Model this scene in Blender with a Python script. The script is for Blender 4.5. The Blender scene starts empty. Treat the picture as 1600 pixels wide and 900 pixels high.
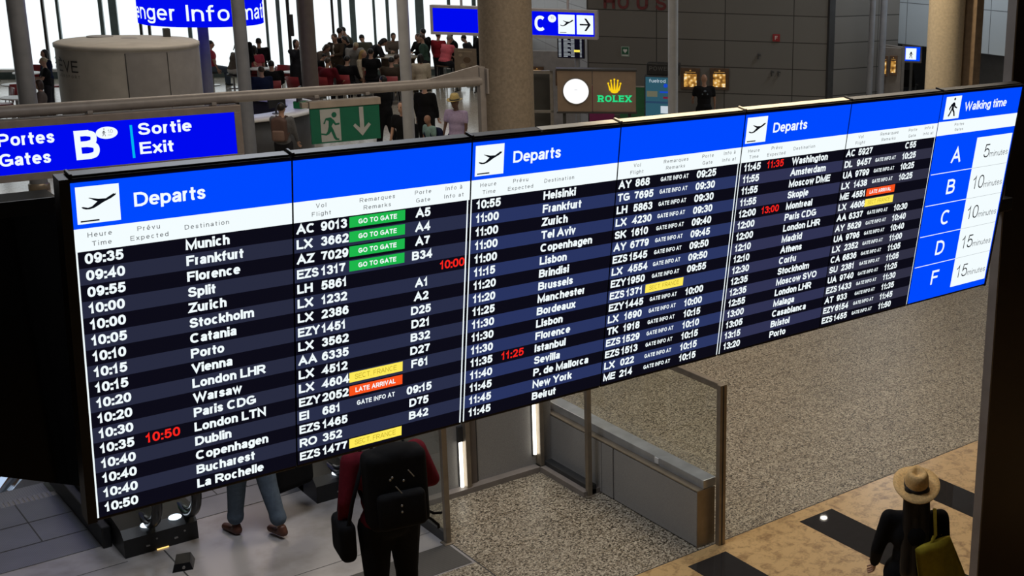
import bpy, bmesh, math, random
from mathutils import Vector, Matrix
random.seed(7)
PI = math.pi
SC = bpy.context.scene
COL = SC.collection

# ------------------------------------------------------------------ camera
# world: X runs along the departures board, Y away behind it, Z up (metres)
cam_d = bpy.data.cameras.new('camera')
cam = bpy.data.objects.new('camera', cam_d)
COL.objects.link(cam)
SC.camera = cam
cam_d.sensor_width = 36.0
cam_d.lens = 1981.39 / 1600 * 36.0
cam_d.shift_x = (800 - 1294.73) / 1600
cam_d.shift_y = (411.93 - 450) / 1600
cam_d.clip_start, cam_d.clip_end = 0.1, 400
_p, _r, _yaw = math.radians(14.951), math.radians(-1.97577), 0.7796
_cp, _sp, _cr, _sr = math.cos(_p), math.sin(_p), math.cos(_r), math.sin(_r)
_R = Matrix(((1, 0, 0), (0, -_sp, _cp), (0, -_cp, -_sp))) @ Matrix(((_cr, -_sr, 0), (_sr, _cr, 0), (0, 0, 1)))
_cy, _sy = math.cos(_yaw), math.sin(_yaw)
_R = Matrix(((_cy, _sy, 0), (-_sy, _cy, 0), (0, 0, 1))) @ _R
_R = _R @ Matrix(((1, 0, 0), (0, -1, 0), (0, 0, -1)))
cam.matrix_world = Matrix.Translation((0, 0, 5.5)) @ _R.to_4x4()

# ------------------------------------------------------------------ world, lights, exposure
SC.view_settings.view_transform = 'Standard'
SC.view_settings.look = 'None'
SC.view_settings.exposure = 0.0
SC.view_settings.gamma = 1.0
SC.view_settings.use_curve_mapping = False
world = bpy.data.worlds.new('overcast_sky')
SC.world = world
world.use_nodes = True
world.node_tree.nodes['Background'].inputs[0].default_value = (0.93, 0.98, 1.0, 1)
world.node_tree.nodes['Background'].inputs[1].default_value = 1.15


def area_light(name, loc, size, power, color, target=None, sizey=None):
    d = bpy.data.lights.new(name, 'AREA')
    d.energy, d.color, d.size = power, color, size
    if sizey:
        d.shape, d.size_y = 'RECTANGLE', sizey
    o = bpy.data.objects.new(name, d)
    COL.objects.link(o)
    o.location = loc
    t = Vector(target) if target else Vector((loc[0], loc[1], 0))
    o.rotation_euler = (t - Vector(loc)).to_track_quat('-Z', 'Y').to_euler()
    return o


WARM = (1.0, 0.80, 0.56)
area_light('ceiling_light_granite', (10.0, 10.5, 8.2), 4.5, 365, (1.0, 0.86, 0.68))
area_light('ceiling_light_marble', (8.6, 4.6, 8.2), 2.5, 62, WARM)
area_light('ceiling_light_escalator', (3.2, 8.3, 8.3), 2.0, 230, (0.86, 0.91, 1.0))
area_light('ceiling_light_hall', (8.5, 22.0, 8.2), 6.0, 300, (1.0, 0.86, 0.70))
area_light('ceiling_light_wall', (15.5, 24.5, 8.2), 3.0, 45, (1.0, 0.90, 0.76))
area_light('cafe_fill_light', (17.0, 33.5, 8.4), 4.0, 150, (1.0, 0.93, 0.85))  # unseen light added to brighten the cafe crowd from the camera side
area_light('far_corridor_fill_light', (29.5, 28.6, 3.4), 1.5, 14, (0.9, 0.95, 1.0))  # small unseen light added to lift the dark corridor
area_light('ceiling_light_corridor', (24.4, 21.3, 8.2), 2.0, 330, (0.92, 0.96, 1.0))
sp = bpy.data.lights.new('board_fill_spot', 'SPOT')  # unseen spot added to light the top covers of the board
sp.energy, sp.color, sp.spot_size, sp.spot_blend, sp.shadow_soft_size = 1500, (1.0, 0.84, 0.60), math.radians(24), 0.4, 0.12
spo = bpy.data.objects.new('board_fill_spot', sp)
COL.objects.link(spo)
spo.location = (3.75, 6.6, 8.2)
spo.rotation_euler = (Vector((3.85, 4.6, 4.64)) - Vector(spo.location)).to_track_quat('-Z', 'Y').to_euler()
spc = bpy.data.lights.new('column_spot', 'SPOT')
spc.energy, spc.color, spc.spot_size, spc.spot_blend, spc.shadow_soft_size = 1100, (1.0, 0.80, 0.52), math.radians(50), 0.6, 0.2
spco = bpy.data.objects.new('column_spot', spc)
COL.objects.link(spco)
spco.location = (17.6, 17.6, 8.2)
spco.rotation_euler = (Vector((21.2, 18.2, 3.0)) - Vector(spco.location)).to_track_quat('-Z', 'Y').to_euler()


# ------------------------------------------------------------------ materials
def _nt(name):
    m = bpy.data.materials.new(name)
    m.use_nodes = True
    nt = m.node_tree
    return m, nt, nt.nodes['Principled BSDF']


def mat(name, col, rough=0.6, metal=0.0, noise=0.06, scale=6.0, spec=0.5, bump=0.0):
    m, nt, b = _nt(name)
    b.inputs['Roughness'].default_value = rough
    b.inputs['Metallic'].default_value = metal
    b.inputs['Specular IOR Level'].default_value = spec
    tc = nt.nodes.new('ShaderNodeTexCoord')
    n = nt.nodes.new('ShaderNodeTexNoise')
    n.inputs['Scale'].default_value = scale
    n.inputs['Detail'].default_value = 4
    r = nt.nodes.new('ShaderNodeValToRGB')
    lo = [max(0, c * (1 - noise * 2)) for c in col]
    hi = [min(1, c * (1 + noise * 2)) for c in col]
    r.color_ramp.elements[0].position, r.color_ramp.elements[1].position = 0.3, 0.7
    r.color_ramp.elements[0].color = (*lo, 1)
    r.color_ramp.elements[1].color = (*hi, 1)
    nt.links.new(tc.outputs['Object'], n.inputs['Vector'])
    nt.links.new(n.outputs['Fac'], r.inputs['Fac'])
    nt.links.new(r.outputs['Color'], b.inputs['Base Color'])
    if bump:
        bp = nt.nodes.new('ShaderNodeBump')
        bp.inputs['Strength'].default_value = bump
        bp.inputs['Distance'].default_value = 0.01
        nt.links.new(n.outputs['Fac'], bp.inputs['Height'])
        nt.links.new(bp.outputs['Normal'], b.inputs['Normal'])
    return m


def emit(name, col, s=1.0):
    m = bpy.data.materials.new(name)
    m.use_nodes = True
    nt = m.node_tree
    nt.nodes.clear()
    e = nt.nodes.new('ShaderNodeEmission')
    e.inputs[0].default_value = (*col, 1)
    e.inputs[1].default_value = s
    o = nt.nodes.new('ShaderNodeOutputMaterial')
    nt.links.new(e.outputs[0], o.inputs[0])
    return m


def speckle(name, cols, scale, rough, tile=None, gap=(0.1, 0.08, 0.06), fine=0.5, spec=0.4):
    """granite / terrazzo: random grains of several tones, optional tile joints along X and Y"""
    m, nt, b = _nt(name)
    b.inputs['Roughness'].default_value = rough
    b.inputs['Specular IOR Level'].default_value = spec
    tc = nt.nodes.new('ShaderNodeTexCoord')
    v = nt.nodes.new('ShaderNodeTexVoronoi')
    v.inputs['Scale'].default_value = scale
    r = nt.nodes.new('ShaderNodeValToRGB')
    r.color_ramp.interpolation = 'CONSTANT'
    while len(r.color_ramp.elements) < len(cols):
        r.color_ramp.elements.new(0.5)
    for i, (p, c) in enumerate(cols):
        r.color_ramp.elements[i].position = p
        r.color_ramp.elements[i].color = (*c, 1)
    sx = nt.nodes.new('ShaderNodeSeparateColor')
    nt.links.new(tc.outputs['Object'], v.inputs['Vector'])
    nt.links.new(v.outputs['Color'], sx.inputs[0])
    nt.links.new(sx.outputs[0], r.inputs['Fac'])
    big = nt.nodes.new('ShaderNodeTexNoise')
    big.inputs['Scale'].default_value = 0.9
    big.inputs['Detail'].default_value = 3
    nt.links.new(tc.outputs['Object'], big.inputs['Vector'])
    mr = nt.nodes.new('ShaderNodeMapRange')
    mr.inputs['To Min'].default_value, mr.inputs['To Max'].default_value = 0.86, 1.12
    nt.links.new(big.outputs['Fac'], mr.inputs['Value'])
    mx = nt.nodes.new('ShaderNodeMix')
    mx.data_type, mx.blend_type = 'RGBA', 'MULTIPLY'
    mx.inputs['Factor'].default_value = 1
    nt.links.new(r.outputs['Color'], mx.inputs['A'])
    nt.links.new(mr.outputs[0], mx.inputs['B'])
    out = mx.outputs['Result']
    if tile:
        br = nt.nodes.new('ShaderNodeTexBrick')
        br.offset = tile[3] if len(tile) > 3 else 0.5
        br.inputs['Color1'].default_value = (1, 1, 1, 1)
        br.inputs['Color2'].default_value = (0.93, 0.93, 0.93, 1)
        br.inputs['Mortar'].default_value = (*gap, 1)
        br.inputs['Scale'].default_value = 1
        br.inputs['Mortar Size'].default_value = tile[2]
        br.inputs['Brick Width'].default_value = tile[0]
        br.inputs['Row Height'].default_value = tile[1]
        nt.links.new(tc.outputs['Object'], br.inputs['Vector'])
        m2 = nt.nodes.new('ShaderNodeMix')
        m2.data_type, m2.blend_type = 'RGBA', 'MULTIPLY'
        m2.inputs['Factor'].default_value = 1
        nt.links.new(out, m2.inputs['A'])
        nt.links.new(br.outputs['Color'], m2.inputs['B'])
        out = m2.outputs['Result']
    nt.links.new(out, b.inputs['Base Color'])
    return m


def glass(name, tint=(0.9, 0.95, 0.93), refl=0.10):
    m = bpy.data.materials.new(name)
    m.use_nodes = True
    nt = m.node_tree
    nt.nodes.clear()
    t = nt.nodes.new('ShaderNodeBsdfTransparent')
    t.inputs[0].default_value = (*tint, 1)
    g = nt.nodes.new('ShaderNodeBsdfGlossy')
    g.inputs['Roughness'].default_value = 0.01
    f = nt.nodes.new('ShaderNodeLayerWeight')
    pw = nt.nodes.new('ShaderNodeMath')
    pw.operation = 'POWER'
    pw.inputs[1].default_value = 4.0
    a = nt.nodes.new('ShaderNodeMath')
    a.operation = 'MULTIPLY_ADD'
    a.inputs[1].default_value = 0.6
    a.inputs[2].default_value = refl * 0.5
    mx = nt.nodes.new('ShaderNodeMixShader')
    o = nt.nodes.new('ShaderNodeOutputMaterial')
    nt.links.new(f.outputs['Facing'], pw.inputs[0])
    nt.links.new(pw.outputs[0], a.inputs[0])
    nt.links.new(a.outputs[0], mx.inputs[0])
    nt.links.new(t.outputs[0], mx.inputs[1])
    nt.links.new(g.outputs[0], mx.inputs[2])
    nt.links.new(mx.outputs[0], o.inputs[0])
    return m


def panelled(name, col, w, h, gap, gapcol, rough=0.5, offset=0.0, axis='XZ', spec=0.3):
    """wall cladding: big panels with thin joints, mapped on the local X/Z plane"""
    m, nt, b = _nt(name)
    b.inputs['Roughness'].default_value = rough
    b.inputs['Specular IOR Level'].default_value = spec
    tc = nt.nodes.new('ShaderNodeTexCoord')
    s = nt.nodes.new('ShaderNodeSeparateXYZ')
    c = nt.nodes.new('ShaderNodeCombineXYZ')
    br = nt.nodes.new('ShaderNodeTexBrick')
    br.offset = offset
    br.inputs['Color1'].default_value = (*col, 1)
    br.inputs['Color2'].default_value = (*[k * 0.93 for k in col], 1)
    br.inputs['Mortar'].default_value = (*gapcol, 1)
    br.inputs['Scale'].default_value = 1
    br.inputs['Mortar Size'].default_value = gap
    br.inputs['Brick Width'].default_value = w
    br.inputs['Row Height'].default_value = h
    nt.links.new(tc.outputs['Object'], s.inputs[0])
    nt.links.new(s.outputs[0 if axis[0] == 'X' else 1], c.inputs[0])
    nt.links.new(s.outputs['XYZ'.index(axis[1])], c.inputs[1])
    nt.links.new(c.outputs[0], br.inputs['Vector'])
    nt.links.new(br.outputs['Color'], b.inputs['Base Color'])
    return m


def marble(name, c1, c2, scale, rough):
    m, nt, b = _nt(name)
    b.inputs['Roughness'].default_value = rough
    tc = nt.nodes.new('ShaderNodeTexCoord')
    n = nt.nodes.new('ShaderNodeTexNoise')
    n.inputs['Scale'].default_value = scale
    n.inputs['Detail'].default_value = 8
    n.inputs['Distortion'].default_value = 0.8
    v = nt.nodes.new('ShaderNodeTexNoise')
    v.inputs['Scale'].default_value = scale * 5
    v.inputs['Detail'].default_value = 5
    a = nt.nodes.new('ShaderNodeMath')
    a.operation = 'MULTIPLY_ADD'
    a.inputs[1].default_value = 0.5
    r = nt.nodes.new('ShaderNodeValToRGB')
    r.color_ramp.elements[0].position, r.color_ramp.elements[1].position = 0.70, 1.02
    r.color_ramp.elements[0].color, r.color_ramp.elements[1].color = (*c1, 1), (*c2, 1)
    nt.links.new(tc.outputs['Object'], n.inputs['Vector'])
    nt.links.new(tc.outputs['Object'], v.inputs['Vector'])
    nt.links.new(v.outputs['Fac'], a.inputs[0])
    nt.links.new(n.outputs['Fac'], a.inputs[2])
    nt.links.new(a.outputs[0], r.inputs['Fac'])
    nt.links.new(r.outputs['Color'], b.inputs['Base Color'])
    return m


M = {}
M['black'] = mat('black_casing', (0.010, 0.010, 0.011), 0.45, noise=0.1)
M['screen_black'] = mat('black_screen_glass', (0.004, 0.004, 0.005), 0.12, noise=0.05)
M['ledge'] = mat('ledge_steel', (0.50, 0.52, 0.54), 0.30, 0.55, 0.08, 5)
M['steel'] = mat('brushed_steel', (0.42, 0.41, 0.40), 0.32, 0.9, 0.05, 14)
M['steel_dark'] = mat('bronze_steel', (0.30, 0.25, 0.19), 0.38, 0.5, 0.06, 10)
M['grey_panel'] = speckle('grey_laminate', [(0, (0.32, 0.305, 0.29)), (0.4, (0.36, 0.345, 0.325)), (0.75, (0.40, 0.385, 0.36))], 320, 0.45)
M['lit_cover_metal'] = mat('lit_cover_metal', (0.62, 0.55, 0.42), 0.5, 0.0, 0.04, 8)  # cream puts the light on the board's top cover into its colour
M['pipe'] = mat('grey_pipe_paint', (0.29, 0.26, 0.24), 0.42, 0.1, 0.05, 9)
M['column_grey'] = mat('grey_column_paint', (0.22, 0.23, 0.255), 0.45, 0.1, 0.05, 5)
M['column_brown'] = mat('brown_column_paint', (0.16, 0.13, 0.11), 0.5, 0.0, 0.05, 5)
M['column_white'] = mat('pale_column_paint', (0.38, 0.385, 0.395), 0.5, 0.0, 0.04, 5)
M['concrete'] = mat('beige_rendered_column', (0.245, 0.195, 0.14), 0.8, 0.0, 0.08, 22, bump=0.25)
M['concrete_lit'] = mat('lit_rendered_column', (0.58, 0.50, 0.38), 0.8, 0.0, 0.05, 20, bump=0.15)  # column render made paler, the light on it put into the colour
M['concrete_dk'] = mat('brown_cladding', (0.26, 0.19, 0.13), 0.6, 0.0, 0.08, 8)
M['sign_frame'] = mat('warm_grey_sign_frame', (0.30, 0.25, 0.22), 0.45, 0.3, 0.05, 9)
M['sign_frame2'] = mat('lilac_grey_sign_frame', (0.42, 0.40, 0.44), 0.45, 0.2, 0.05, 9)
M['kiosk'] = mat('beige_kiosk_shell', (0.42, 0.40, 0.37), 0.55, 0.0, 0.05, 4)
M['kiosk_side'] = mat('grey_kiosk_shell', (0.27, 0.26, 0.26), 0.55, 0.0, 0.05, 5)
M['dark'] = mat('dark_grey_paint', (0.035, 0.035, 0.036), 0.5)
M['joint'] = mat('dark_joint', (0.05, 0.05, 0.05), 0.7)
M['white_paint'] = mat('white_paint', (0.78, 0.78, 0.77), 0.4, noise=0.03)
M['red_paint'] = mat('red_chair_shell', (0.30, 0.03, 0.035), 0.45)
M['red_sign'] = mat('dark_red_letters', (0.13, 0.018, 0.02), 0.5)
M['wood_dark'] = mat('dark_brown_wood', (0.10, 0.055, 0.03), 0.5, noise=0.15, scale=9)
M['rubber'] = mat('black_rubber', (0.006, 0.006, 0.007), 0.3, spec=0.6)
M['glass'] = glass('clear_glass', (0.93, 0.95, 0.93), 0.13)
M['facade_glass'] = glass('facade_glass', (0.97, 0.99, 0.99), 0.05)
M['mullion'] = mat('teal_grey_mullion', (0.13, 0.19, 0.20), 0.4, 0.3)
M['sill'] = mat('teal_sill', (0.12, 0.17, 0.17), 0.5)

M['granite'] = speckle('brown_granite_floor',
    [(0, (0.05, 0.04, 0.028)), (0.20, (0.21, 0.17, 0.12)), (0.48, (0.36, 0.31, 0.235)), (0.78, (0.54, 0.48, 0.37))], 80, 0.42, (3.0, 0.62, 0.006, 0.35), (0.55, 0.5, 0.42))
M['terrazzo'] = speckle('pale_terrazzo_floor',
    [(0, (0.42, 0.38, 0.31)), (0.3, (0.52, 0.48, 0.40)), (0.7, (0.60, 0.56, 0.48))], 40, 0.16, (1.2, 1.2, 0.006, 0.0), (0.7, 0.68, 0.62))
M['beige_marble'] = marble('beige_marble_floor', (0.60, 0.40, 0.185), (0.27, 0.155, 0.065), 9.0, 0.28)
M['black_tile'] = mat('black_stone_tile', (0.030, 0.028, 0.028), 0.02, noise=0.1, scale=30)
M['plate'] = marble('worn_steel_floor_plate', (0.36, 0.34, 0.335), (0.20, 0.175, 0.155), 0.9, 0.26)
M['dark_stone'] = marble('dark_brown_stone', (0.020, 0.012, 0.009), (0.034, 0.021, 0.015), 1.5, 0.25)
M['edge_stone'] = mat('grey_stone_edge', (0.26, 0.225, 0.20), 0.5)


def grooved(name, col, pitch, rough=0.35, metal=0.6, axis=0):
    m, nt, b = _nt(name)
    b.inputs['Roughness'].default_value, b.inputs['Metallic'].default_value = rough, metal
    tc = nt.nodes.new('ShaderNodeTexCoord')
    w = nt.nodes.new('ShaderNodeTexWave')
    w.bands_direction = 'X' if axis == 0 else 'Y'
    w.inputs['Scale'].default_value = 1 / pitch / 3.18
    n = nt.nodes.new('ShaderNodeTexNoise')
    n.inputs['Scale'].default_value = 3.0
    n.inputs['Detail'].default_value = 4
    r = nt.nodes.new('ShaderNodeValToRGB')
    r.color_ramp.elements[0].color = (*[c * 0.62 for c in col], 1)
    r.color_ramp.elements[1].color = (*[c * 1.15 for c in col], 1)
    a = nt.nodes.new('ShaderNodeMath')
    a.operation = 'MULTIPLY_ADD'
    a.inputs[1].default_value = 0.45
    nt.links.new(tc.outputs['Object'], w.inputs['Vector'])
    nt.links.new(tc.outputs['Object'], n.inputs['Vector'])
    nt.links.new(w.outputs['Fac'], a.inputs[0])
    nt.links.new(n.outputs['Fac'], a.inputs[2])
    nt.links.new(a.outputs[0], r.inputs['Fac'])
    nt.links.new(r.outputs['Color'], b.inputs['Base Color'])
    return m


M['comb_plate'] = grooved('grooved_comb_plate', (0.20, 0.205, 0.215), 0.012)
M['step'] = grooved('grooved_step', (0.30, 0.30, 0.32), 0.02)
M['mat_grid'] = grooved('entrance_mat', (0.085, 0.08, 0.075), 0.03, 0.6, 0.2, 1)

E_WHITE = emit('screen_white', (0.90, 0.98, 1.0))
E_BLUE = emit('screen_blue', (0.0, 0.066, 1.0))
E_BLUE2 = emit('lightbox_blue', (0.0, 0.003, 0.86))
E_DARK = emit('screen_black_row', (0.0038, 0.0035, 0.0085))
E_ROW = [emit('screen_slate_row', c) for c in ((0.021, 0.024, 0.050), (0.022, 0.027, 0.064), (0.022, 0.034, 0.118), (0.024, 0.037, 0.125), (0.030, 0.033, 0.085), (0.030, 0.030, 0.056))]
E_GREEN = emit('screen_green', (0.012, 0.47, 0.07))
E_YELLOW = emit('screen_yellow', (1.0, 0.83, 0.10))
E_OLIVE = emit('screen_olive', (0.46, 0.33, 0.02))
E_ORANGE = emit('screen_orange', (0.95, 0.085, 0.012))
E_RED = emit('screen_red', (0.95, 0.018, 0.012))
E_GREY = emit('screen_grey_text', (0.12, 0.13, 0.14))
E_LGREY = emit('screen_light_grey_text', (0.36, 0.39, 0.42))
E_BLACK = emit('screen_black_ink', (0.004, 0.005, 0.008))
E_CYAN = emit('lightbox_cyan', (0.0, 0.48, 0.86))
E_LED = emit('led_tube', (1.0, 0.95, 0.84), 3.5)
E_LAMP = emit('newel_lamp', (0.75, 0.88, 1.0), 2.0)
E_AMBER = emit('newel_amber_glow', (1.0, 0.62, 0.18), 1.6)
E_CLOCK = emit('lit_clock_dial', (1.0, 1.0, 1.0), 1.1)
E_GOLD = emit('lit_gold', (0.95, 0.62, 0.01), 1.0)
E_GREENTXT = emit('lit_green_letters', (0.02, 0.72, 0.24), 1.0)


# ------------------------------------------------------------------ mesh building
class MB:
    def __init__(s):
        s.v, s.f, s.m, s.s = [], [], [], []

    def add(s, vs, fs, mi=0, smooth=False, mx=None):
        n = len(s.v)
        s.v += [tuple(mx @ Vector(p)) for p in vs] if mx is not None else [tuple(p) for p in vs]
        for f in fs:
            s.f.append([i + n for i in f])
            s.m.append(mi)
            s.s.append(smooth)
        return s

    def box(s, lo, hi, mi=0, mx=None, bev=0.0):
        (x0, y0, z0), (x1, y1, z1) = lo, hi
        if bev <= 0:
            vs = [(x0, y0, z0), (x1, y0, z0), (x1, y1, z0), (x0, y1, z0), (x0, y0, z1), (x1, y0, z1), (x1, y1, z1), (x0, y1, z1)]
            return s.add(vs, [(0, 3, 2, 1), (4, 5, 6, 7), (0, 1, 5, 4), (1, 2, 6, 5), (2, 3, 7, 6), (3, 0, 4, 7)], mi, False, mx)
        bm = bmesh.new()
        bmesh.ops.create_cube(bm, size=1)
        for v in bm.verts:
            v.co = ((v.co.x + .5) * (x1 - x0) + x0, (v.co.y + .5) * (y1 - y0) + y0, (v.co.z + .5) * (z1 - z0) + z0)
        bmesh.ops.bevel(bm, geom=bm.edges[:], offset=bev, segments=2, profile=0.5, affect='EDGES')
        return s.bm(bm, mi, False, mx)

    def bm(s, bm, mi=0, smooth=False, mx=None):
        bm.verts.index_update()
        s.add([v.co[:] for v in bm.verts], [[v.index for v in f.verts] for f in bm.faces], mi, smooth, mx)
        bm.free()
        return s

    def cyl(s, p0, p1, r0, r1=None, mi=0, n=20, caps=True, smooth=True):
        r1 = r0 if r1 is None else r1
        p0, p1 = Vector(p0), Vector(p1)
        q = (p1 - p0).to_track_quat('Z', 'Y')
        ring = lambda p, r: [p + q @ Vector((r * math.cos(2 * PI * i / n), r * math.sin(2 * PI * i / n), 0)) for i in range(n)]
        vs = ring(p0, r0) + ring(p1, r1)
        s.add(vs, [(i, (i + 1) % n, n + (i + 1) % n, n + i) for i in range(n)], mi, smooth)
        if caps:
            s.add(vs[:n], [list(range(n))[::-1]], mi)
            s.add(vs[n:], [list(range(n))], mi)
        return s

    def tube(s, pts, r, mi=0, n=10, closed=False, flat=1.0, up=None):
        pts = [Vector(p) for p in pts]
        k = len(pts)
        vs = []
        u0 = None
        for i, p in enumerate(pts):
            a = pts[(i - 1) % k] if (closed or i > 0) else p
            b = pts[(i + 1) % k] if (closed or i < k - 1) else p
            t = (b - a).normalized()
            if u0 is None:
                u0 = Vector(up) if up else (Vector((0, 0, 1)) if abs(t.z) < 0.9 else Vector((1, 0, 0)))
            u = (u0 - t * u0.dot(t)).normalized()
            u0 = u
            w = t.cross(u)
            rr = r[i] if isinstance(r, (list, tuple)) else r
            vs += [p + u * (rr * math.cos(2 * PI * j / n)) + w * (rr * flat * math.sin(2 * PI * j / n)) for j in range(n)]
        fs = []
        for i in range(k if closed else k - 1):
            a, b = i * n, ((i + 1) % k) * n
            fs += [(a + j, b + j, b + (j + 1) % n, a + (j + 1) % n)[::-1] for j in range(n)]
        s.add(vs, fs, mi, True)
        if not closed:
            s.add(vs[:n], [list(range(n))], mi)
            s.add(vs[-n:], [list(range(n))[::-1]], mi)
        return s

    def lathe(s, prof, c=(0, 0, 0), mi=0, n=32, smooth=True, a0=0.0, a1=2 * PI):
        full = abs(a1 - a0 - 2 * PI) < 1e-6
        k = n if full else n + 1
        vs = [(c[0] + r * math.cos(a0 + (a1 - a0) * i / n), c[1] + r * math.sin(a0 + (a1 - a0) * i / n), c[2] + z) for r, z in prof for i in range(k)]
        fs = []
        for j in range(len(prof) - 1):
            for i in range(n):
                i2 = (i + 1) % k
                fs.append((j * k + i, j * k + i2, (j + 1) * k + i2, (j + 1) * k + i))
        return s.add(vs, fs, mi, smooth)

    def sphere(s, c, r, mi=0, mx=None, seg=14, rings=9):
        bm = bmesh.new()
        bmesh.ops.create_uvsphere(bm, u_segments=seg, v_segments=rings, radius=1)
        r = r if isinstance(r, (tuple, list)) else (r, r, r)
        T = Matrix.Translation(c) @ (mx if mx is not None else Matrix()) @ Matrix.Diagonal((*r, 1))
        return s.bm(bm, mi, True, T)

    def prism(s, poly, z0, z1, mi=0, mx=None):
        """2D outline in local XY swept from z0 to z1"""
        n = len(poly)
        vs = [(x, y, z0) for x, y in poly] + [(x, y, z1) for x, y in poly]
        s.add(vs, [(i, (i + 1) % n, n + (i + 1) % n, n + i) for i in range(n)], mi, False, mx)
        s.add(vs, [list(range(n))[::-1], list(range(n, 2 * n))], mi, False, mx)
        return s

    def flat(s, poly, z, mi=0, mx=None):
        return s.add([(x, y, z) for x, y in poly], [list(range(len(poly)))], mi, False, mx)

    def rect(s, x0, y0, x1, y1, z, mi=0, mx=None):
        return s.flat([(x0, y0), (x1, y0), (x1, y1), (x0, y1)], z, mi, mx)

    def disc(s, x, y, rx, ry, z, mi=0, mx=None, n=28):
        return s.flat([(x + rx * math.cos(2 * PI * i / n), y + ry * math.sin(2 * PI * i / n)) for i in range(n)], z, mi, mx)

    def mesh(s, name, mats):
        me = bpy.data.meshes.new(name)
        me.from_pydata(s.v, [], s.f)
        for m in mats:
            me.materials.append(m)
        me.polygons.foreach_set('material_index', s.m)
        me.polygons.foreach_set('use_smooth', s.s)
        me.update()
        return me

    def build(s, name, mats, parent=None, mx=None):
        if not isinstance(mats, (list, tuple)):
            mats = [mats]
        o = bpy.data.objects.new(name, s.mesh(name, mats))
        COL.objects.link(o)
        if parent is not None:
            o.parent = parent
        if mx is not None:
            o.matrix_local = mx
        return o


def tag(o, label, cat, group=None, kind=None):
    if label:
        o['label'] = label
    if cat:
        o['category'] = cat
    if group:
        o['group'] = group
    if kind:
        o['kind'] = kind
    return o


def thing(name, label, cat, loc=(0, 0, 0), rotz=0.0, group=None, mx=None):
    o = bpy.data.objects.new(name, None)
    o.empty_display_size = 0.2
    COL.objects.link(o)
    if mx is not None:
        o.matrix_world = mx
    else:
        o.location = loc
        o.rotation_euler = (0, 0, rotz)
    return tag(o, label, cat, group)


def struct(o):
    o['kind'] = 'structure'
    return o


def copy_tree(o, parent=None):
    c = o.copy()
    COL.objects.link(c)
    c.parent = parent
    for ch in list(o.children):
        copy_tree(ch, c)
    return c


def frame(origin, ex, ey):
    """matrix whose local X, Y are ex, ey and local Z points out of the drawn face"""
    ex, ey = Vector(ex).normalized(), Vector(ey).normalized()
    ez = ex.cross(ey)
    return Matrix(((ex.x, ey.x, ez.x, origin[0]), (ex.y, ey.y, ez.y, origin[1]), (ex.z, ey.z, ez.z, origin[2]), (0, 0, 0, 1)))


def face_dir(az_x, az_y, origin):
    """upright frame whose local X is the given ground direction"""
    return frame(origin, (az_x, az_y, 0), (0, 0, 1))


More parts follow.
